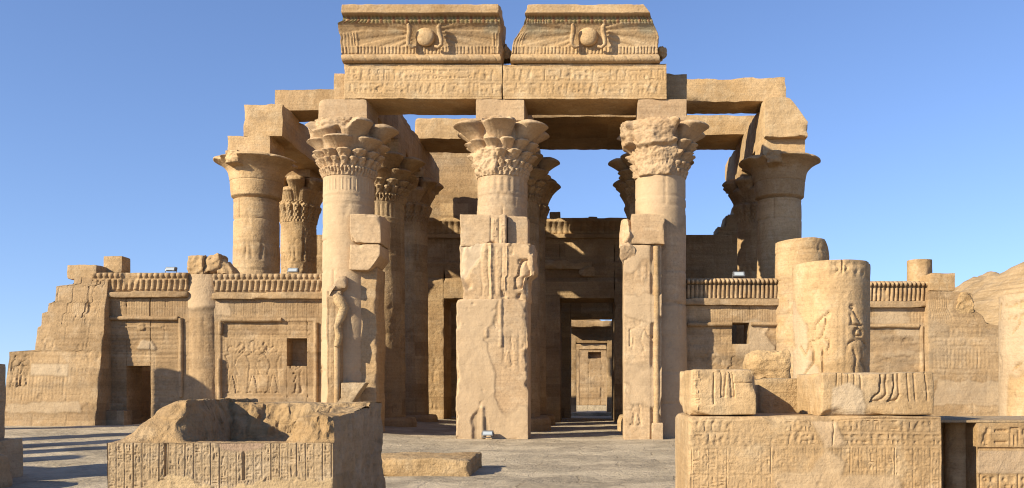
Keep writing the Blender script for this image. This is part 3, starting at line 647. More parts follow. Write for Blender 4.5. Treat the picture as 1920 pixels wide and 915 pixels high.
def wd(P):
    Q = P.copy(); Q[..., 2] += .18*fbm(P*1.4, 77, 3)*(P[..., 2] > 7.2); return Q
g = Geo(); rbox(g, (dR[0]-.8, dR[0]+1.5, HB-.42, HB-.02, 7.15, 7.5), .08, amp=.05, rnd=.08, seed=94, warp=wd, chip=2); rock(g, (dR[0]+1.25, HB-.3, 7.12), (.55, .5, .6), 95, amp=.06); part('broken_cornice', g, M_gold, t)
def wst(P):
    Q = P.copy(); u = (P[..., 0]-6.0)/1.6; Q[..., 2] -= (2.3*np.floor(np.clip((1-u)*4, 0, 3.99))/4)*sstep(8.9, 10.9, P[..., 2]); return Q
beam('broken_wall_top', 'stepped remains of the wall top against the sky, left of the right rear column', (5.95, 7.6, HB+.2, HB+1.8, 8.85, 11.0), 96, M_hall, cat='wall', resf=.1, warp=wst, amp=.05)
beam('upper_wall', 'dark upper wall in shadow between the left and middle front columns', (-8.4, -2.6, 45.4, 46.6, 9.0, 13.6), 97, M_hall, cat='wall', amp=.03)
beam('small_block', 'small dark block on the back wall cornice against the sky', (wx(1030, HB), wx(1050, HB), HB+.1, HB+.9, 9.58, 9.95), 98, M_hall, cat='block', res=.08)
beam('small_block', 'tiny lump on the back wall cornice, left of the eroded front column', (wx(1103, HB), wx(1120, HB), HB+.1, HB+.7, 9.57, 9.72), 99, M_hall, cat='block', res=.06)
def doorwall(name, label, Y, th, op, topz, xr, seed, mat=M_hall, wtop=None, res=.16, shade_ledge=None):
    g = Geo(); a, b, zt = op
    def warp(P):
        if not wtop: return P
        Q = P.copy(); f = np.clip((P[..., 2]-zt)/(topz-zt), 0, 1); Q[..., 2] += f*(np.interp(P[..., 0], [q[0] for q in wtop], [q[1] for q in wtop])+.25*fbm(P*1.2, seed, 3)); return Q
    q = Relief(xr[1]-xr[0], topz+.5, .06, seed); q.courses(.6, 1.4, .02, .08); q.rect(a-xr[0]-.5, -1, b-xr[0]+.5, zt+.5, .08, .06); q.rough(.02); q.done()
    for (u0, u1, z0, z1) in ((xr[0], a, -.1, topz), (b, xr[1], -.1, topz), (a, b, zt, topz)): rbox(g, (u0, u1, Y, Y+th, z0, z1), .25, res*.6, .012, .03, seed, q, (xr[0], -.1), warp=warp)
    if shade_ledge: rbox(g, (a-shade_ledge[0], b+shade_ledge[0], Y-shade_ledge[1], Y+.2, shade_ledge[2], shade_ledge[3]), .1, amp=.05, rnd=.08, seed=seed+7, chip=2.0)  # overhanging ledge added to throw shade onto the lintel below it
    return solo(name, g, mat, label, 'doorway')
doorwall('inner_doorway', 'inner doorway with a lower dark lintel just behind the hall door', 46.5, 1.6, (wx(1070, 46.5), wx(1148, 46.5), 5.2), 6.5, (-7.5, 5), 101)
doorwall('ruined_doorway', 'sunlit ruined doorway with a ragged top, second along the axis', 55.0, 1.6, (wx(1080, 55), wx(1138, 55), wz(643, 55)), 5.75, (-9, 7), 102, M_wall, [(-9, 0), (-.6, .15), (-.4, -.05), (.5, -.1), (.8, -.35), (1.2, -.3), (7, -.3)], shade_ledge=(.9, 1.1, 5.25, 5.6))
doorwall('far_doorway', 'farthest small doorway at the end of the temple axis', 68.0, 1.6, (wx(1086, 68), wx(1137, 68), wz(655, 68)), wz(604, 68), (-9, 7), 103, M_wall, shade_ledge=(.5, .7, wz(637, 68), wz(629, 68)))
g = Geo(); Wf = Relief(10, 6.6, .06, 104); Wf.courses(.55, 1.3, .03, .09); Wf.rough(.03); Wf.done(); cw = (wx(1103, 84), wx(1127, 84), wz(672, 84), wz(660, 84))
for b in ((-5, cw[0], 0, 6.4), (cw[1], 5, 0, 6.4), (cw[0], cw[1], 0, cw[2]), (cw[0], cw[1], cw[3], 6.4)): rbox(g, (b[0], b[1], 84, 85, b[2], b[3]), .3, .08, .02, .05, 104, Wf, (-5, 0))
rbox(g, (-.8, 1.4, 84.7, 85.0, 3.5, 6.2), .3, amp=.01, seed=105)
solo('ruined_wall', g, M_wall, 'sunlit ruined wall closing the view through all the doorways', 'wall')
for k, (Y, z) in enumerate(((45.3, .1), (52.5, .2), (66.5, .35))):
    beam('threshold_step', ['dark threshold step in the hall doorway', 'threshold step in front of the ruined doorway', 'threshold step before the farthest doorway'][k], (-1.5, 1.1, Y, Y+1.0, -.05, z), 105+k, M_pave, cat='step', rnd=.03, group='threshold steps along the axis')

# ================================================================== door pillars of the facade
def pillar_box(g, b, seed, rel=None, **k):
    kw = dict(res=.14, resf=.03, amp=.012, rnd=.035); kw.update(k); rbox(g, b, seed=seed, rel=rel, **kw)
YP = 28.6
# middle pillar
t = thing('door_pillar', 'wide plastered pillar between the two doorways, with a patched base', 'pillar', (-3.1, YP, 0), 'door pillars of the facade')
xl, xr = wx(855, YP), wx(990, YP); W = xr-xl; H = wz(560, YP)+.06
q = Relief(W, H, .025, 111); q.courses(.8, 1.6, .008, .05)
q.sunk(figure(W*.72, 2.3, 1.6, True, 1, 1), .03, 1); q.line([(W*.62, H), (W*.62, 3.0)], .10, .05); q.line([(W*.40, H-.2), (W*.42, 3.3)], .12, .05)
q.cols(W*.66, W*.98, 2.2, 4.2, 3, .02, -.02); q.wear(-.2, .3, 1.0)
m = np.clip(sstep(-.12, .0, q.noise(.55, 5, 12)+.12-.25*sstep(W*.6, W, q.U)*sstep(1.2, 2.2, q.V)), 0, 1); q.patch(m, PLASTER, .018, .8)
q.patch(q.blob([(.55, .0), (.5, .75), (.72, 1.0), (1.0, .7), (.95, 0)], .12), (.40, .29, .18), -.05, .7); q.line([(W*.37, .15), (W*.37, 1.05)], .12, .07, 'h'); q.rough(.012, 1.3).pits(.45, .03, 2.4); q.done()
g = Geo(); pillar_box(g, (xl, xr, YP, 30.0, -.06, H-.06), 111, q, rnd=.045, chip=1.8, amp=.02); part('body', g, M_pink, t)
a, b, z0, z1 = wx(860, YP), wx(1003, YP), wz(560, YP), wz(459, YP); Q2 = Relief(b-a, z1-z0, .025, 112)
Q2.line([((917-858)/59.8, 0), ((917-858)/59.8, 2)], .12, .045); Q2.line([((953-858)/59.8, 0), ((953-858)/59.8, 2)], .12, .045); Q2.sunk([mv(p, 2.05, .3, 1.0) for p in ([(-.15, 0), (.1, 0), (.2, .5), (.1, .95), (-.1, .9), (-.2, .5)],)], .07, 3)
Q2.cols(.7, 1.6, .1, 1.6, 4, .02, -.02); Q2.patch(Q2.blob([(-.1, .7), (-.1, 1.8), (.9, 1.8), (.6, 1.2), (.3, .7)], .15), PALE, -.06, .8); Q2.rough(.03, 1.4).pits(.35, .05, 2.0); Q2.done()
def w112(P):
    Q = P.copy(); u = (P[..., 0]-a)/(b-a); z = P[..., 2]
    Q[..., 0] += np.clip(1-2*u, 0, 1)*(.10+.12*fbm(P*1.5, 7, 3))*1.0*sstep(z0+1.0, z0+.4, z); Q[..., 0] -= np.clip(2*u-1, 0, 1)*(.22*sstep(z0+.75, z0+.65, z)+.10*fbm(P*2, 9, 3)); return Q
g = Geo(); pillar_box(g, (a, b, YP+.02, 29.9, z0-.12, z1+.06), 112, Q2, org=(a, z0), warp=w112, amp=.03, rnd=.07, chip=2.0); part('carved_block', g, M_pink, t)
Q3 = Relief(1.6, .95, .025, 113); Q3.cols(.98, 1.5, .02, .93, 2, .03, -.03); Q3.rough(.02, 1.5); Q3.done()
g = Geo(); pillar_box(g, (wx(861, YP), wx(949, YP), YP+.06, 29.8, z1-.05, wz(400, YP)), 113, Q3, rnd=.06, amp=.025, chip=2); part('top_block', g, M_pink, t)
g = Geo(); pillar_box(g, (wx(949, YP)+.01, wx(988, YP), YP+.32, 29.8, z1-.05, wz(401, YP)), 114); part('recessed_block', g, M_pink, t)
# right pillar
t = thing('door_pillar', 'slim pillar with a round vertical moulding, right of the open doorway', 'pillar', (1.5, YP, 0), 'door pillars of the facade')
xl, xr = wx(1170, YP), wx(1241, YP); H = wz(458, YP); q = Relief(xr-xl, H+.06, .025, 115); q.courses(.85, 1.3, .01, .05)
q.sunk(figure(.42, 2.2, 1.75, False, 0, 2), .03, 1); q.cols(.1, .75, 4.1, 5.6, 3, .02, -.02); q.sunk(figure(.4, .5, 1.2, True, 1), .03, 1); q.rect(.84, -1, 1.3, 9, -.08, .03); q.wear(-.5, .1, .9)
q.patch(q.blob([(-.1, 3.9), (-.1, 4.6), (1.3, 4.6), (1.3, 3.8)], .2), PLASTER, .01, .8); q.patch(np.clip(sstep(.08, .2, q.noise(.6, 4, 5)), 0, 1), PLASTER, .012, .8); q.rough(.015).done()
g = Geo(); pillar_box(g, (xl, xr, YP, 30.0, -.06, H), 115, q); part('body', g, M_pink, t)
g = Geo(); mould(g, (wx(1231, YP), YP+.06, .5), (wx(1231, YP), YP+.06, H-.05), .10, .01, 3); part('moulding', g, M_gold, t)
g = Geo(); pillar_box(g, (wx(1222, YP-.05), wx(1243, YP-.05), YP-.08, YP+.3, -.05, .52), 118, rnd=.03); part('foot', g, M_pink, t)
g = Geo(); pillar_box(g, (wx(1184, YP), wx(1246, YP), YP-.05, 29.8, H+.004, wz(401, YP)), 116, rnd=.03, amp=.01); part('top_block', g, M_pink, t)
g = Geo(); rock(g, (wx(1177, YP), YP+.35, wz(432, YP)), (.5, .7, 1.05), 117, amp=.05); rock(g, (wx(1178, YP), YP+.2, wz(478, YP)), (.5, .6, .8), 119, amp=.06); part('broken_edge', g, M_pink, t)
# left pillar: mostly broken away, so the column shows
t = thing('door_pillar', 'broken pillar left of the left doorway, its blocks clinging to the column', 'pillar', (-7.2, YP, 0), 'door pillars of the facade')
g = Geo(); pillar_box(g, (wx(655, 29), wx(714, 29), 29.0, 30.4, wz(456, 29), wz(401, 29)), 121, rnd=.07, amp=.03); part('top_block', g, M_pink, t)
def w122(P):
    Q = P.copy(); z = (P[..., 2]-wz(506, 29))/(wz(457, 29)-wz(506, 29)); u = (P[..., 0]-wx(655, 29))/1.0; Q[..., 2] += np.clip(1-z, 0, 1)*.55*sstep(.5, 1.1, u)**1.3; return Q
g = Geo(); pillar_box(g, (wx(655, 29), wx(713, 29), 29.02, 30.4, wz(506, 29), wz(457, 29)-.01), 122, rnd=.08, amp=.03, warp=w122); part('lower_block', g, M_pink, t)
g = Geo(); pillar_box(g, (wx(640, 29.2)+.35, wx(704, 29.2), 29.35, 30.6, 0, wz(500, 29.2)), 123, rnd=.06, amp=.03); part('body', g, M_gold, t)
g = Geo(); zz_ = np.linspace(0, wz(505, 29.2), 80); lathe(g, (wx(647, 29.9), 29.9), zz_, .60+.08*sstep(wz(610, 29.2), wz(618, 29.2), zz_)*0-.07*sstep(wz(625, 29.2), wz(612, 29.2), zz_)*0+.03*np.sin(zz_*1.7), 70, lambda T, Z, r: r+.03*fbm(pts3(np.sin(T), np.cos(T), Z*.8), 124, 4)-.07*(Z < wz(560, 29.2))*sstep(.0, .3, T)); part('cladding', g, M_pink, t)
def w125(P):
    Q = P.copy(); z = P[..., 2]; zt = wz(718, 28.9); Q[..., 0] += np.where(P[..., 0] > wx(660, 28.9), -.45*np.clip((zt-z)/.65, 0, 1), 0); return Q
g = Geo(); pillar_box(g, (wx(640, 28.9), wx(688, 28.9), 28.75, 29.2, 1.0, wz(716, 28.9)), 125, rnd=.06, amp=.04, warp=w125); part('broken_ledge', g, M_grey, t)

# ================================================================== screen walls
def leaf_frieze(W, H, seed):
    q = Relief(W, H, .022, seed); V, U = q.V, q.U; per = .185
    up = V > H*.70; q.h += np.where(up, .16, .02+.13*np.clip(V/(H*.7), 0, 1)**2)
    uu = ((U % per)/per-.5)*2; vv = (V-H*.85)/(H*.15); q.h += np.where(up, .08*np.sqrt(np.clip(1-uu**2-vv**2*.9, 0, 1))-.04, 0)
    u2 = (((U-V*.25) % per)/per-.5)*2; q.h += np.where(~up & (V > .05) & (V < H*.64), .06*np.sqrt(np.clip(1-(u2*1.2)**2, 0, 1)), 0)
    k = sstep(.05, .3, q.noise(.7, 4, 6)); q.h = q.h*(1-k)+k*(.08+.05*q.noise(3, 4, 7)); q.rough(.012, 2); return q.done()
def cobra_frieze(W, H, seed):
    q = Relief(W, H, .018, seed); V, U = q.V, q.U; per = .143; uu = ((U % per)/per-.5)*2; s = V/H
    wd_ = .72+.22*np.sin(np.clip(s/.66, 0, 1)*math.pi*.9+.2); q.h += np.where(s < .66, .13*np.sqrt(np.clip(1-(uu/wd_)**2, 0, 1))*(.55+.45*sstep(0, .5, s)), 0)
    vv = (s-.83)/.16; q.h += np.where(s >= .66, .20*np.sqrt(np.clip(1-uu**2*1.1-vv**2, 0, 1)), 0)
    k = sstep(.3, .5, q.noise(1.1, 4, 6)); q.h = q.h*(1-k)+k*(.05+.04*q.noise(3, 4, 7)); q.rough(.01, 2); return q.done()
def screen(label, x0, x1, Yf, zb, zs, style, rel, opening, seed, frame, mat, group, niche=False, th=1.1):
    """zs = tops of wall, ledge, frieze"""
    t = thing('screen_wall', label, 'wall', ((x0+x1)/2, Yf, zb), group); g = Geo(); W = x1-x0
    if opening:
        a, b, c, d = opening
        bx = [(x0, a, zb, zs[0]), (b, x1, zb, zs[0]), (a, b, d, zs[0])]
        if c > zb+.05: bx.append((a, b, zb, c))
    else: bx = [(x0, x1, zb, zs[0])]
    for (u0, u1, v0, v1) in bx: rbox(g, (u0, u1, Yf, Yf+th, v0, v1), .16, .026, .006, .012, seed, rel, (x0, zb))
    if niche: rbox(g, (opening[0]-.1, opening[1]+.1, Yf+.62, Yf+th-.1, opening[2]-.1, opening[3]+.1), .2, amp=.01, seed=seed+1)
    part('wall', g, mat, t)
    g = Geo(); rbox(g, (x0, x1, Yf-.17, Yf+th, zs[0]+.003, zs[1]), .14, .05, .018, .03, seed+2, chip=1.6); part('ledge', g, mat, t)
    fr = (leaf_frieze if style == 'leaf' else cobra_frieze)(W, zs[2]-zs[1], seed+3)
    g = Geo(); rbox(g, (x0+.03, x1-.03, Yf-.02, Yf+th, zs[1]+.003, zs[2]), .14, .02, .008, .02, seed+3, fr, (x0, zs[1]), side=.05); part('cobra_frieze', g, mat, t)
    for p, q2 in frame:
        g = Geo(); mould(g, (p[0], Yf-.03, p[1]), (q2[0], Yf-.03, q2[1]), .07, .012, seed); part('moulding', g, mat, t)
    return t
GW = 'low screen walls of the facade'
YW = 30.0
def wall_rel(x0, x1, zb, zt, seed, fn):
    q = Relief(x1-x0, zt-zb, .024, seed); q.courses(.55, 1.3, .012, .04, v0=-.1); fn(q, lambda px: wx(px, YW)-x0, lambda py: wz(py, YW)-zb); q.rough(.012, 1.2).pits(.5, .02, 2.2); return q.done()
# far left, with the little door
def f1(q, U, V):
    q.cols(U(186), U(348), V(592), V(562), 34, .016, -.014); q.rect(U(194), -1, U(335), V(597), -.05, .03)
    q.rows(U(200), U(330), V(690), V(612), 9, .014, -.012); q.raised([mv(arc(0, 0, .13, .13, 0, 360, 16), U(264), V(613), 1)], .05, 1); q.line([(U(225), V(613)), (U(300), V(613))], .06, .03)
    q.rows(U(285), U(330), V(790), V(700), 8, .013, -.01); q.rows(U(200), U(230), V(790), V(700), 8, .013, -.01); q.wear(-.5, .1, .9)
    q.patch(q.blob([(U(255), V(655)), (U(290), V(655)), (U(285), V(640)), (U(262), V(638))], .1), PALE, 0, .6)
x0, x1 = wx(176, YW), wx(356, YW); zb = .2; zs = (wz(559, YW), wz(546, YW-.17), wz(512, YW))
q = wall_rel(x0, x1, zb, zs[0], 131, f1)
screen('far left screen wall with a dark little doorway and leaf frieze', x0, x1, YW, zb, zs, 'leaf', q, (wx(236, YW), wx(281, YW), zb, wz(686, YW)), 131,
       [((wx(340, YW), wz(745, YW)), (wx(340, YW), wz(597, YW))), ((wx(195, YW), wz(770, YW)), (wx(195, YW), wz(597, YW))), ((wx(195, YW), wz(597, YW)), (wx(335, YW), wz(597, YW)))], M_wall, GW)
PB = 'plinth blocks by the little doorway'
beam('plinth_block', 'low plinth block in the shade beside the battered corner wall', (wx(165, 29.7), wx(193, 29.7), 29.75, 30.3, .1, wz(771, 29.7)), 135, M_wall, cat='block', res=.1, amp=.015, group=PB)
beam('plinth_block', 'low plinth block just left of the dark little doorway', (wx(194, 29.7), wx(233, 29.7), 29.7, 30.3, .1, wz(770, 29.7)), 136, M_wall, cat='block', res=.1, amp=.015, group=PB)
# left, with four figures and a square niche
def f2(q, U, V):
    q.cols(U(440), U(598), V(590), V(565), 36, .016, -.014); q.rect(U(414), V(745), U(588), V(603), -.045, .03); q.rows(U(420), U(580), V(632), V(608), 2, .013, -.011)
    h = (742-640)/57.
    for px, fl, ar, cr in ((433, False, 2, 0), (473, False, 1, 2), (512, True, 2, 0), (558, True, 1, 0)):
        k = .62 if px == 558 else 1; q.sunk(figure(U(px), V(738), h*k*.93, fl, ar, cr), .034, 1)
    q.cols(U(440), U(530), V(655), V(640), 10, .013, -.01); q.wear(-.9, -.3, .9); q.patch(q.blob([(U(405), V(592)), (U(435), V(592)), (U(430), V(565)), (U(400), V(565))], .1), PLASTER, 0, .8)
x0, x1 = wx(401, YW), wx(611, YW); zs = (wz(561, YW), wz(548, YW-.17), wz(514, YW))
q = wall_rel(x0, x1, zb, zs[0], 141, f2)
screen('screen wall carved with striding figures, square niche at right', x0, x1, YW, zb, zs, 'leaf', q, (wx(537, YW), wx(575, YW), wz(686, YW), wz(634, YW)), 141,
       [((wx(593, YW), wz(770, YW)), (wx(593, YW), wz(605, YW))), ((wx(412, YW), wz(770, YW)), (wx(412, YW), wz(672, YW))), ((wx(414, YW), wz(626, YW)), (wx(414, YW), wz(605, YW))), ((wx(416, YW), wz(600, YW)), (wx(528, YW), wz(600, YW)))], M_wall, GW, niche=True)
# jamb with a weathered cobra, left of the broken pillar
q = Relief(.62, wz(556, 28.95), .024, 145); q.cols(.08, .5, .1, q.H-.1, 2, .018, -.015); q.wear(); q.rough(.015).done()
t = thing('door_jamb', 'carved jamb strip with an eroded raised snake, left of the broken pillar', 'jamb', (wx(628, 28.95), 28.95, 0))
g = Geo(); rbox(g, (wx(612, 28.95), wx(640, 28.95), 28.95, 29.9, 0, wz(545, 28.95)), .15, .026, .012, .03, 145, q, (wx(612, 28.95), 0)); part('strip', g, M_wall, t)
g = Geo(); mould(g, (wx(632, 28.87), 28.87, .3), (wx(632, 28.87), 28.87, wz(642, 28.87)), .10, .012, 6); part('moulding', g, M_gold, t)
g = Geo(); P = [(632, 650), (636, 630), (632, 612), (640, 595), (645, 578), (636, 562), (630, 552)]; tube(g, [(wx(a, 28.8), 28.78+.03*math.sin(k*2), wz(b, 28.8)) for k, (a, b) in enumerate(P)], [.10, .13, .09, .14, .16, .19, .10], 12); part('raised_snake', g, M_rough, t)
g = Geo(); rbox(g, (wx(613, 28.87), wx(648, 28.87), 28.87, 29.6, wz(545, 28.87), wz(517, 28.87)), .08, amp=.05, rnd=.12, seed=147, warp=lambda P: P+np.stack([0*P[..., 0], 0*P[..., 0], -.35*sstep(wx(636, 28.87), wx(615, 28.87), P[..., 0])*(P[..., 2] > wz(535, 28.87))], -1)); part('curved_top', g, M_pink, t)
# right walls
def f3(q, U, V):
    q.cols(U(1290), U(1478), V(605), V(578), 40, .016, -.014); q.rect(U(1288), V(780), U(1470), V(611), -.045, .03)
    q.rows(U(1296), U(1365), V(660), V(618), 3, .013, -.011); q.rows(U(1412), U(1468), V(650), V(618), 2, .013, -.011)
    for px, fl, ar in ((1310, False, 2), (1345, True, 1), (1380, False, 1), (1440, True, 2)): q.sunk(figure(U(px), V(770), 1.9, fl, ar, 0), .03, 1)
    q.wear(-.7, -.05, .9); q.patch(np.clip(sstep(.16, .26, q.noise(.8, 4, 4)), 0, 1)*sstep(V(690), V(650), q.V), PALE, .0, .45)
x0, x1 = wx(1270, YW), wx(1488, YW); zs = (wz(573, YW), wz(559, YW-.17), wz(522, YW)); zb = -.05
q = wall_rel(x0, x1, zb, zs[0], 151, f3)
screen('right screen wall with a small black square window under its cobra frieze', x0, x1, YW, zb, zs, 'cobra', q, (wx(1373, YW), wx(1405, YW), wz(645, YW), wz(605, YW)), 151,
       [((wx(1470, YW), wz(800, YW)), (wx(1470, YW), wz(610, YW))), ((wx(1290, YW), wz(608, YW)), (wx(1372, YW), wz(608, YW))), ((wx(1408, YW), wz(608, YW)), (wx(1462, YW), wz(608, YW)))], M_wall, GW)
def f4(q, U, V):
    q.cols(U(1600), U(1738), V(610), V(582), 24, .016, -.014); q.rect(-1, V(780), U(1726), V(614), -.045, .03); q.wear(-.6, 0, .9); q.patch(np.clip(sstep(-.2, .2, q.noise(.9, 4, 4, 1, 2.5)), 0, 1)*sstep(V(780), V(620), q.V), PALE, .0, .45)
x0, x1 = wx(1545, YW), wx(1742, YW); zs = (wz(577, YW), wz(564, YW-.17), wz(527, YW))
q = wall_rel(x0, x1, zb, zs[0], 161, f4)
screen('far right screen wall with a blank pale panel under its cobra frieze', x0, x1, YW, zb, zs, 'cobra', q, None, 161, [((wx(1728, YW), wz(800, YW)), (wx(1728, YW), wz(612, YW))), ((wx(1600, YW), wz(611, YW)), (wx(1722, YW), wz(611, YW)))], M_wall, GW)

# broken engaged columns
def stub(label, c, R0, zb, zt, seed, rel, top, mat, group, cat='column stub', name='column_stub', th0=0.0):
    g = Geo(); z = np.linspace(zb, zt, int((zt-zb)/.035))
    def fn(T, Z, r): return r-.03*fbm(pts3(np.cos(T)*2, np.sin(T)*2, Z*2), seed, 4)*sstep(zt-.6, zt, Z)
    g2 = Geo(); lathe(g2, c, z, np.full(len(z), R0), 150, fn, rel, th0=th0)
    if top:
        for k in range(len(g2.v)):
            P = g2.v[k]; d = (P[:, 0]-c[0])/R0; P[:, 2] -= np.interp(d+.06*fbm(P*2, seed, 3), [q[0] for q in top], [q[1] for q in top])*sstep(zt-1.2, zt-.1, P[:, 2])
    return solo(name, g2, mat, label, cat, group)
q = Relief(2*math.pi*.78, 5.3, .03, 171); q.courses(.9, 2, .01, .05); a = q.W/2
q.cols(a-.35, a+.1, .2, 3.6, 2, .018, -.015); q.cols(a+.12, a+.45, .2, 3.8, 1, .018, -.015); q.wear(-.6, 0); q.patch(sstep(3.9, 4.1, q.V+.3*q.noise(1)), PLASTER, .02, .85); q.rough(.012).done()
stub('plastered column stub between the two left screen walls', (-12.84, YW+.68), .8, .2, wz(514, 29.9), 171, q, None, M_wall, 'broken facade columns')
for k, (px, py, sz, lb) in enumerate(((374, 496, (.55, .7, .62), 'left lump of the broken rocks on the plastered column stub'), (401, 495, (.66, .7, .7), 'round middle rock on the plastered column stub'), (424, 499, (.6, .7, .52), 'right slanting rock on the plastered column stub'))):
    g = Geo(); X_, Z_ = wx(px, 30.3), wz(py, 30.3); rbox(g, (X_-sz[0]*.5, X_+sz[0]*.5, 30.0+.05*k, 30.75, wz(517, 30.3), Z_+sz[2]*.42), .04, amp=.09, rnd=(.10, .22, .2)[k], seed=175+k, freq=1.7, chip=1.5, warp=lambda P, k=k, X_=X_: P-np.stack([0*P[..., 0], 0*P[..., 0], (.35*np.clip((P[..., 0]-X_)/.3, 0, 1)*(P[..., 2] > wz(505, 30.3)) if k == 2 else 0*P[..., 0])], -1)); tag(solo('boulder', g, M_gold, lb, 'rock', 'rocks on the plastered stub'))
q = shaft_rel(.88, 6.7, 178, True, .0, .03)
stub('plain drum stub rising behind the carved court column', (wx(1505, 30), 30.1), .87, -.05, wz(446, 29.4), 178, q, [(-1, .06), (.2, 0), (.7, .03), (.85, .25), (.97, .5), (1.1, .5)], M_gold, 'broken facade columns')

# ================================================================== corner walls
def xcut(pts_l, pts_r, x0, x1):
    zl = [p[1] for p in pts_l]; l = [p[0] for p in pts_l]; zr = [p[1] for p in pts_r]; r_ = [p[0] for p in pts_r]
    def warp(P):
        u = (P[..., 0]-x0)/(x1-x0); z = P[..., 2]+.03*fbm(P*2.2, 5, 2); n = .05*fbm(P*1.7, 7, 3); a = np.interp(z, zl, l)+n; b = np.interp(z, zr, r_)+n*.4; Q = P.copy(); Q[..., 0] = a+(b-a)*u; return Q
    return warp
Yb, Yt = 29.0, 29.85
def step(pairs):                                     # list of (px, py_bottom, py_top) from the ground up
    o = []
    for px, pb, pt in pairs: o += [(wx(px, 29.3), wz(pb, 29.3)), (wx(px, 29.3), wz(pt, 29.3)-.01)]
    return o
x0, x1, zt = wx(12, 29.3), wx(186, 29.3), wz(516, 29.3); q = Relief(x1-x0, zt-.2, .026, 181); q.courses(.56, 1.2, .014, .045)
U = lambda px: wx(px, 29.3)-x0; V = lambda py: wz(py, 29.3)-.2
q.cols(U(20), U(160), V(750), V(690), 22, .016, -.012); q.rows(U(62), U(165), V(660), V(600), 5, .014, -.012); q.cols(U(75), U(170), V(595), V(560), 18, .015, -.012); q.rows(U(15), U(160), V(765), V(752), 1, .014, -.012)
q.sunk(figure(U(28), V(725), 1.1, False, 0), .03, 1); q.sunk(figure(U(45), V(725), 1.1, True, 0), .03, 1); q.sunk(figure(U(130), V(595), 1.4, False, 1, 1), .03, 1); q.wear(-.55, .15, .8)
q.patch(q.blob([(U(55), V(705)), (U(128), V(705)), (U(128), V(682)), (U(55), V(682))], .02), PALE, .0, .7); q.patch(q.blob([(U(10), V(772)), (U(160), V(775)), (U(150), V(752)), (U(20), V(756))], .12), PALE, 0, .45); q.rough(.014).pits(.45, .02, 2.5); q.done()
cut = xcut(step([(12, 800, 658), (60, 656, 612), (66, 610, 585), (76, 583, 566), (88, 564, 531), (121, 529, 480)]), [(x1, 0), (x1, 9)], x0, x1)
def batter(P):
    Q = cut(P); k = np.clip((P[..., 2]-.2)/5, 0, 1); Q[..., 1] += (Yt-Yb)*k*np.clip((31.0-P[..., 1])/1.9, 0, 1); return Q
t = thing('corner_wall', 'battered corner wall at far left with a stepped broken outer edge', 'wall', (-17.6, 29.5, .2))
g = Geo(); rbox(g, (x0, x1, Yb, 31.0, .15, zt), .14, .03, .008, .02, 181, q, (x0, .2), warp=batter, side=.06); part('wall', g, M_wall, t)
g = Geo(); rbox(g, (wx(130, 30), wx(186, 30), 29.9, 30.9, zt-.06, wz(496, 29.9)), .06, amp=.05, rnd=.07, seed=183, chip=1.8); part('top_course', g, M_gold, t)
g = Geo(); rbox(g, (-17.4, -16.3, 31.02, 44, 0, 5.0), .3, amp=.02, rnd=.05, seed=184); part('return_wall', g, M_wall, t)
beam('loose_block', 'squared block sitting on top of the far left corner', (wx(196, 30.6), wx(231, 30.6), 30.5, 31.1, wz(512, 30.6), wz(481, 30.6)), 185, cat='block', res=.07, amp=.02, rnd=.05)
x0, x1, zt = wx(1741, 29.6), wx(1882, 29.6), wz(546, 29.6); q = Relief(x1-x0, zt+.1, .026, 191); q.courses(.56, 1.2, .014, .045); U = lambda px: wx(px, 29.6)-x0; V = lambda py: wz(py, 29.6)+.05
q.cols(U(1755), U(1800), V(600), V(560), 8, .015, -.012); q.rows(U(1750), U(1876), V(720), V(615), 6, .014, -.012); q.cols(U(1750), U(1876), V(690), V(655), 18, .016, -.012); q.wear(-.55, .15, .8)
q.patch(q.blob([(U(1745), V(760)), (U(1880), V(760)), (U(1880), V(716)), (U(1760), V(712))], .1), PALE, 0, .4); q.rough(.014).done()
cutr = xcut([(x0, 0), (x0, 9)], [(wx(p, 29.6), wz(z, 29.6)) for p, z in ((1882, 900), (1882, 611), (1850, 606), (1843, 592), (1830, 583), (1824, 577), (1823, 550), (1808, 546), (1800, 500))], x0, x1)
t = thing('corner_wall', 'far right corner wall with a slanting broken edge before the hill', 'wall', (9.5, 29.7, 0))
g = Geo(); rbox(g, (x0, x1, 29.6, 31.0, -.05, zt), .14, .03, .008, .02, 191, q, (x0, -.05), warp=cutr, side=.06); part('wall', g, M_wall, t)
g = Geo(); rock(g, (wx(1806, 29.7), 29.75, wz(572, 29.7)), (.45, .5, .7), 192, amp=.08); part('eroded_edge', g, M_rough, t)
g = Geo(); rbox(g, (8.9, 10.2, 31.02, 44, 0, 5.0), .3, amp=.02, rnd=.05, seed=194); part('return_wall', g, M_wall, t)
beam('loose_block', 'pale squared block crowning the far right corner wall', (wx(1743, 29.7), wx(1790, 29.7), 29.65, 30.6, zt+.01, wz(512, 29.7)), 195, cat='block', res=.07, amp=.03, rnd=.05)
g = Geo(); c = (wx(1728, 30.7), 30.9); lathe(g, c, np.linspace(wz(530, 30.7), wz(487, 30.7), 24), np.full(24, .40), 60, lambda T, Z, r: r+.04*fbm(pts3(np.cos(T)*1.3, np.sin(T)*1.3, Z*1.5), 5, 4)); solo('drum_piece', g, M_gold, 'round drum piece standing above the far right cobra frieze', 'drum')

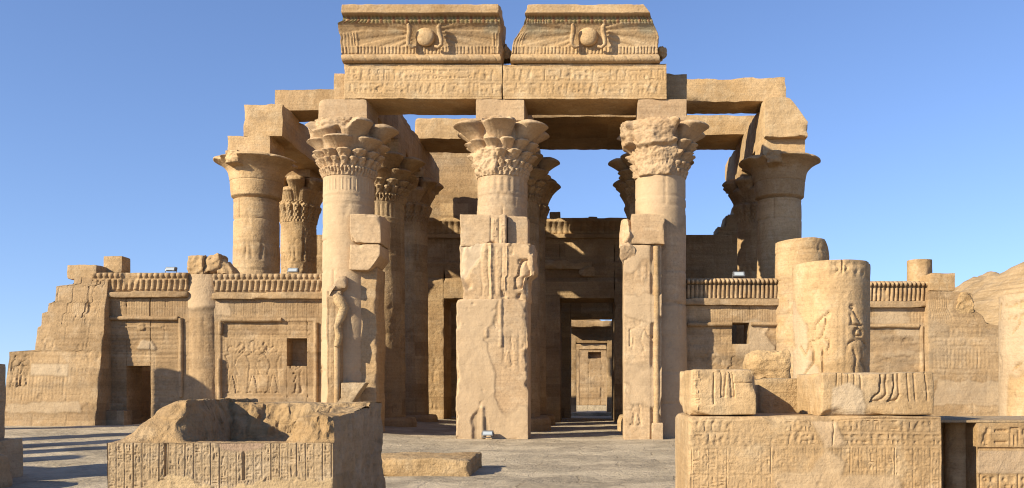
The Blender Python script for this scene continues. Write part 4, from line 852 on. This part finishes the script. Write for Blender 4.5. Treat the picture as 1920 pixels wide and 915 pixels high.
# ================================================================== court columns
def court_rel(R0, H, seed, px_mid, px_rad, Yc, draw):
    q = Relief(2*math.pi*R0, H, .016, seed); a = q.W/2; q.courses(1.05, 9, .006, .03)
    for z in (H-.55, H-.68, H-.92, H-1.0, H-1.22): q.line([(0, z), (q.W, z)], .028, -.012)
    q.row(0, q.W, H-.90, H-.70, -.010); q.row(0, q.W, H-1.2, H-1.02, -.010); q.row(0, q.W, H-.48, H-.08, -.02)
    q.wear(-.8, -.1, .9)
    def m(zx, zy):                                    # tracing coordinates to metres round the drum
        px, py = 1480+zx/3.98, 480+zy/3.98; return (a+R0*math.asin(max(-.99, min(.99, (px-px_mid)/px_rad))), wz(py, Yc))
    for w, d, pl in draw: q.line([m(*p) for p in pl], w, d)
    q.patch(np.clip(sstep(.2, .3, q.noise(.7, 4, 3)), 0, 1)*(q.c > -.018), (.60, .46, .31), .004, .5); q.rough(.012).pits(.5, .02, 2); return q.done()
ring = lambda x, y, r: [(x+r*math.cos(k*.628), y+r*math.sin(k*.628)) for k in range(11)]
LN = [[(185, 610), (183, 560), (198, 510), (235, 465), (275, 435)], ring(283, 430, 10), [(276, 445), (262, 520), (235, 610)], [(145, 645), (200, 625), (240, 610), (290, 632), (295, 660), (280, 705)], [(145, 645), (180, 710), (180, 795), (95, 912), (60, 960)],
      [(250, 690), (240, 760), (248, 870), (262, 960)], [(85, 670), (120, 740), (145, 670)], ring(450, 380, 13), [(455, 395), (478, 440), (505, 490), (495, 530)], [(440, 430), (450, 505)], [(430, 510), (520, 515)], ring(488, 570, 28),
      [(420, 705), (422, 655), (465, 628), (520, 625), (543, 655), (540, 690)], [(458, 695), (480, 760), (468, 860), (460, 960)], [(520, 700), (520, 780), (548, 862), (560, 960)], [(478, 540), (470, 600)], [(380, 130), (385, 30)], [(330, 60), (360, 95), (330, 125)], [(395, 60), (420, 90), (400, 110)]]
DR = [(.030, -.05, p) for p in LN]+[(.02, -.016, [(x, 330), (x, 960)]) for x in (307, 357, 405)]
DR2 = [(.03, -.034, [(1690, 560), (1730, 500), (1745, 430)]), (.03, -.034, [(1690, 840), (1740, 800)])]
GC = 'broken columns of the forecourt'
stub('carved court column stub with tall-crowned figures and a ringed top', (4.98, 19.0), .775, 0, wz(487, 18.3), 201, court_rel(.775, 4.28, 201, 1556, 70, 18.25, DR), [(-1.1, .02), (.3, 0), (.7, .0), (1, .05)], M_gold, GC, th0=-.255)
stub('court column stub cut by the right edge of the photo', (8.0, 16.0), .79, 0, wz(546, 15.3), 202, court_rel(.79, 3.22, 202, 1962, 84, 15.25, DR2), [(-1, .0), (0, .04), (1, .02)], M_gold, GC, th0=-.46)
ref = None
for k, (x, y, h, r_) in enumerate(((-19.6, 25.2, 5.6, .66), (-20, 18.8, 5.6, .5), (-20, 16.4, 5.5, .5), (-20, 14.6, 5.5, .42), (-20, 12.6, 5.5, .5), (-20, 10.2, 5.5, .95), (-20, 7.2, 5.5, .7))):
    g = Geo(); z = np.linspace(-.05, h, 60); lathe(g, (x, y), z, np.full(60, r_), 60, lambda T, Z, r: r+.02*fbm(pts3(np.cos(T)*2, np.sin(T)*2, Z), 7+k, 3))
    solo('court_column', g, M_gold, 'forecourt column beyond the left edge, known by its long shadow', 'column', 'columns beyond the left edge')
g = Geo(); rbox(g, (-12.6, wx(12, 16.2), 15.2, 16.2, .70, wz(679, 15.2)), .08, amp=.015, rnd=.04, seed=210); solo('square_post', g, M_grey, 'shaded upright post at the left edge of the photo', 'post')
beam('base_block', 'worn block under the upright post at the left edge', (-12.7, wx(45, 16.4), 15.0, 16.4, -.05, wz(830, 15.0)), 211, M_grey, cat='block', res=.08, rnd=.06, amp=.03)
beam('base_block', 'lower worn block in front at the left edge', (-12.0, wx(30, 14.9), 13.7, 14.9, -.05, wz(853, 13.9)), 212, M_grey, cat='block', res=.08, rnd=.06, amp=.03)

# ================================================================== foreground
# hollowed block at left
AX0, AX1, AY0, AY1 = wx(200, 9), wx(625, 9), 9.0, 11.25; W = AX1-AX0; D = AY1-AY0; LED = wz(831, 9)
q = Relief(W, LED, .0085, 221); n = 26; cw = W/n
q.cols(.01, W-.02, LED-.62, LED-.005, n, -.013, None)
for k in range(n+1): q.line([(.01+k*(W-.03)/n, LED-.62), (.01+k*(W-.03)/n, LED)], .010, -.012); q.line([(W*.605-.0, LED), (W*.605, LED-.36)], .022, -.03); q.line([(W*.257, LED-.32), (W*.257, LED)], .022, -.03); q.wear(-1.2, -.4, 2.0)
zz = [(0, LED-.56), (.22, LED-.5), (.45, LED-.38), (.62, LED-.32), (.8, LED-.34), (.95, LED-.42), (1.1, LED-.46), (1.3, LED-.43), (1.6, LED-.38), (1.9, LED-.36), (2.3, LED-.36)]
lim = np.interp(q.U, [a for a, b in zz], [b for a, b in zz])+.03*q.noise(7, 4, 3)+.03*(np.floor(q.U/cw*1.0) % 2)
q.patch(np.clip((lim-q.V)/.012, 0, 1), (.60, .425, .23), .006, .8)
q.patch(q.blob([(1.08, LED-.0), (1.55, LED+.1), (1.55, LED-.06), (1.35, LED-.10), (1.15, LED-.08)], .02), (.42, .28, .19), -.006, .8); q.rough(.006, 4).pits(.4, .006, 9); q.done()
def atop(x, y):
    u, v = (x-AX0)/W, (y-AY0)/D; N = pts3(x*2.2, y*2.2, 0); nn = fbm(N, 31, 4)
    back = (wz(748, 11.2)-.04)-LED; z = np.zeros(np.shape(x))
    lump = np.interp(u+.03*nn, [0, .04, .09, .15, .22, .28, .33, .5], [.0, .06, .22, .34, .41, .42, .0, 0])*sstep(.02, .22, v+.04*nn)
    wallb = back*sstep(.60, .74, v+.06*nn+.03*fbm(N*4, 33, 3)); rightm = (.24+(back-.28)*sstep(0, .55, v+.15*nn)+.05*fbm(N*1.7, 35, 3))*sstep(.77, .87, u+.07*nn)*sstep(.02, .10, v+.05*nn)
    z = np.maximum(np.maximum(lump, wallb), rightm)+.012*nn; z = z-.05*sstep(.12, .2, v)*(z < .08)
    return LED+z
def aside(P):
    k = sstep(AX1-.4, AX1, P[..., 0])*sstep(AY0+.02, AY0+.3, P[..., 1]); return k*(.26*np.abs(fbm(P*np.array([2.2, 2.2, .8]), 45, 5))*-1.0+.06*fbm(P*np.array([7, 7, 3]), 46, 4)+.02)
t = thing('hollowed_block', 'large hollowed stone block carved with columns of signs, left foreground', 'stone block', ((AX0+AX1)/2, (AY0+AY1)/2, 0))
def aw(P):
    Q = P.copy(); f = np.clip(P[..., 2]/LED, 0, 1); Q[..., 2] = np.where(P[..., 2] > LED*.9, P[..., 2]+(atop(P[..., 0], np.maximum(P[..., 1], AY0+.0))-LED)*np.clip((f-.9)/.1, 0, 1), P[..., 2])
    Q[..., 0] += aside(Q); return Q
g = Geo(); rbox(g, (AX0, AX1, AY0, AY1, -.05, LED), .12, .0088, .006, .008, 221, q, (AX0, 0), warp=aw, skip='t', side=.025); part('body', g, M_grey, t)
g = Geo(); X, Y = np.meshgrid(np.linspace(AX0+.004, AX1, 190), np.linspace(AY0+.004, AY1, 190)); Z = atop(X, Y); P = pts3(X, Y, Z)
Zx = np.gradient(Z, axis=1)/np.gradient(X, axis=1); Zy = np.gradient(Z, axis=0)/np.gradient(Y, axis=0); st = np.clip(np.hypot(Zx, Zy)/2, 0, 1)*sstep(0, .05, np.minimum(np.minimum(X-AX0, AX1-X), np.minimum(Y-AY0, AY1-Y)))
P = P+(st*.055)[..., None]*np.stack([fbm(P*9, 51, 4), fbm(P*9, 52, 4), .4*fbm(P*9, 53, 4)], -1)+.012*vec3(P*9, 57, 2)*sstep(0, .05, np.minimum(np.minimum(X-AX0, AX1-X), np.minimum(Y-AY0, AY1-Y)))[..., None]
P[..., 0] += aside(P); g.grid(P); part('hollow_top', g, M_rough, t)
beam('stone_slab', 'low flat stone slab lying on the paving right of the hollowed block', (-4.7, wx(881, 16.6), 16.6, 18.4, -.03, .31), 231, M_rough, cat='slab', res=.05, amp=.035, rnd=.06, freq=1.6)

# right foreground wall
RX0, RX1, RY = wx(1291, 9.5), wx(1765, 9.5), 9.5; RT = wz(780, 9.5); W = RX1-RX0
q = Relief(W, RT, .010, 241); q.rows(.06, W-.04, RT-.31, RT-.03, 2, -.014, -.010); q.cols(.03, W-.02, RT-1.0, RT-.33, 28, -.013, None)
for k in range(29): q.line([(.03+k*(W-.05)/28, RT-1.0), (.03+k*(W-.05)/28, RT-.33)], .011, -.011)
for v_ in (RT-.62,): q.line([(0, v_), (1.2, v_+.004)], .012, -.012)
q.wear(-.75, .0, 1.6); q.patch(q.blob([(.9, -.1), (.95, .25), (.88, RT-.62), (1.25, RT-.58), (1.42, RT-.33), (1.62, RT-.5), (1.6, RT-.62), (2.2, RT-.62), (2.25, .25), (2.6, -.1)], .06, 4), (.63, .45, .27), .006, .6)
q.patch(q.blob([(1.28, RT-.02), (1.55, RT-.02), (1.62, RT-.3), (1.42, RT-.38)], .05, 5), PLASTER, .002, .7); q.line([(1.52, RT), (1.5, RT-.3)], .012, -.02); q.rough(.008, 3).pits(.45, .008, 8); q.done()
g = Geo(); rbox(g, (RX0, RX1, RY, 11.1, -.05, RT), .08, .0105, .009, .022, 241, q, (RX0, 0), side=.03, chip=2.2); solo('carved_wall', g, M_gold, 'carved wall in the right foreground, rows of signs above plaster repairs', 'wall')
q = Relief(.8, .5, .008, 242); q.col(.02, .10, .05, .48, .012); q.line([(.24, .12), (.24, .5)], .012, -.02); q.sunk([mv(p, .38, .18, .5) for p in ([(-.12, 0), (-.02, 0), (0, .4), (.03, .7), (-.12, .7)], [(.1, 0), (.2, 0), (.16, .4), (.14, .7), (.04, .7), (.08, .35)])], .018, 2); q.line([(.42, .33), (.8, .34)], .012, -.012); q.rough(.006, 4).done()
BT = 'blocks set on the right foreground wall'
beam('carved_block', 'left block on the carved wall, showing a carved pair of legs', (wx(1296, RY), wx(1421, RY), RY+.03, RY+1.35, RT+.004, wz(693, RY)), 242, group=BT, cat='block', res=.03, resf=.009, rnd=.035, amp=.016, rel=q, chip=2.2)
q = Relief(1.3, .5, .008, 243)
for k in range(5): q.line([(.16+k*.065, .22), (.16+k*.065, .5)], .010, -.02)
q.sunk([mv(p, .62, .14, .56) for p in ([(-.2, 0), (0, .02), (.12, .12), (.15, .7), (.02, .7), (-.02, .2), (-.16, .08)], [(.12, 0), (.32, .02), (.38, .12), (.34, .7), (.22, .7), (.26, .3), (.18, .09)])], .03, 2)
for u_ in (.93, 1.0, 1.12): q.line([(u_, .15), (u_-.03, .5)], .012, -.02)
q.patch(q.blob([(.08, -.1), (.1, .28), (.3, .33), (.42, .26), (.46, .1), (.44, -.1)], .04, 6), PALE, .004, .8); q.rough(.006, 4).done()
def w243(P):
    Q = P.copy(); z = (P[..., 2]-RT)/.5; Q[..., 0] -= .07*np.clip((P[..., 0]-wx(1700, RY))/.3, 0, 1)*0*z; return Q
beam('carved_block', 'wide block on the carved wall, showing striding legs above a pale patch', (wx(1541, RY), wx(1756, RY), RY+.03, RY+1.2, RT+.004, wz(699, RY)), 243, group=BT, cat='block', res=.03, resf=.009, rnd=.045, amp=.018, rel=q, chip=2.2)
beam('rear_block', 'plain block in the gap behind the two carved blocks, half in shadow', (wx(1424, 10.7), wx(1508, 10.7), 10.7, 12.6, RT-.4, wz(710, 10.7)), 244, M_rough, group='blocks in the gap', cat='block', res=.05, amp=.02, rnd=.04)
beam('rear_block', 'darker narrow block tucked behind the wide carved block', (wx(1510, 10.8), wx(1570, 10.8), 10.8, 12.5, RT-.4, wz(711, 10.8)), 245, M_rough, group='blocks in the gap', cat='block', res=.05, amp=.02, rnd=.04)
beam('rear_block', 'block hidden behind the left carved block', (wx(1350, 11.2), wx(1424, 10.9)-.02, 11.3, 12.7, .0, wz(709, 11.3)), 246, M_rough, group='blocks in the gap', cat='block', res=.06, amp=.02, rnd=.04)
g = Geo(); rbox(g, (wx(1395, 12), wx(1476, 12), 11.8, 12.4, wz(713, 11.9), wz(655, 12)), .025, amp=.05, rnd=.085, seed=247, freq=2.0, chip=2.0); solo('boulder', g, M_rough, 'rough golden boulder resting behind the carved blocks', 'rock')
# low wall at the right edge
t = thing('low_wall', 'low carved wall at the right edge with a rounded half column in its recess', 'wall', (5, 10, 0)); LT = wz(793, 9.9)
q = Relief(2.0, LT, .010, 251); q.row(.03, 2, LT-.25, LT-.04, -.02); q.line([(0, LT-.28), (2, LT-.28)], .02, -.02); q.rect(0, LT-.54, 2, LT-.3, .0); q.cols(.03, 1.9, LT-1.1, LT-.56, 9, -.018, -.016); q.patch(sstep(LT-.56, LT-.54, q.V)*sstep(LT-.29, LT-.31, q.V), (.54, .40, .27), .004, .6); q.rough(.006, 3).done()
g = Geo(); rbox(g, (wx(1833, 9.9), 6.4, 9.9, 11.0, -.05, LT), .1, .0105, .006, .02, 251, q, (wx(1833, 9.9), 0)); part('wall', g, M_gold, t)
g = Geo(); rbox(g, (RX1+.005, wx(1833, 9.9)-.004, 10.45, 11.0, -.05, LT), .08, amp=.01, rnd=.02, seed=252); part('recess', g, M_gold, t)
g = Geo(); z = np.linspace(-.05, LT-.01, 60); lathe(g, (wx(1802, 10.3), 10.36), z, np.full(60, .155)-.006*np.exp(-((z-.72)/.01)**2), 60, lambda T, Z, r: r+.006*fbm(pts3(np.cos(T), np.sin(T), Z*3), 3, 3)); part('half_column', g, M_gold, t)
g = Geo(); rbox(g, (RX1+.01, 6.4, 9.92, 11.3, LT+.003, LT+.035), .08, amp=.006, rnd=.012, seed=253); part('coping', g, M_grey, t)

# ================================================================== floodlights
def flood(px, py, Y, w, label, up=0.0):
    x, z = wx(px, Y), wz(py, Y); t = thing('floodlight', label, 'floodlight', (x, Y, z), 'small floodlights'); h = w*.45
    g = Geo(); rbox(g, (x-w/2, x+w/2, Y, Y+.18, z+.07, z+.07+h), .04, amp=.001, rnd=.02, seed=3, warp=lambda P: P+np.stack([0*P[..., 0], .5*(P[..., 2]-z-.07), 0*P[..., 0]], -1)); part('housing', g, M_lamp, t)
    g = Geo(); rbox(g, (x-w*.4, x+w*.4, Y-.012, Y-.004, z+.1, z+.04+h), .04, amp=.0005, rnd=.003, seed=4, warp=lambda P: P+np.stack([0*P[..., 0], .5*(P[..., 2]-z-.07), 0*P[..., 0]], -1)); part('lens', g, M_glass, t)
    g = Geo(); tube(g, [(x-w*.55, Y+.1, z+.16), (x-w*.55, Y+.1, z+.01), (x+w*.55, Y+.1, z+.01), (x+w*.55, Y+.1, z+.16)], .015, 8); part('bracket', g, M_lamp, t)
flood(318, 512, 30.2, .34, 'small grey floodlight on the far left screen wall above the little doorway')
flood(548, 514, 30.2, .34, 'small grey floodlight on the screen wall above the square niche')
flood(1386, 522, 30.2, .38, 'pale flat floodlight on the right screen wall above the black window')
flood(914, 821, 28.2, .34, 'floodlight on the ground at the foot of the wide central pillar')
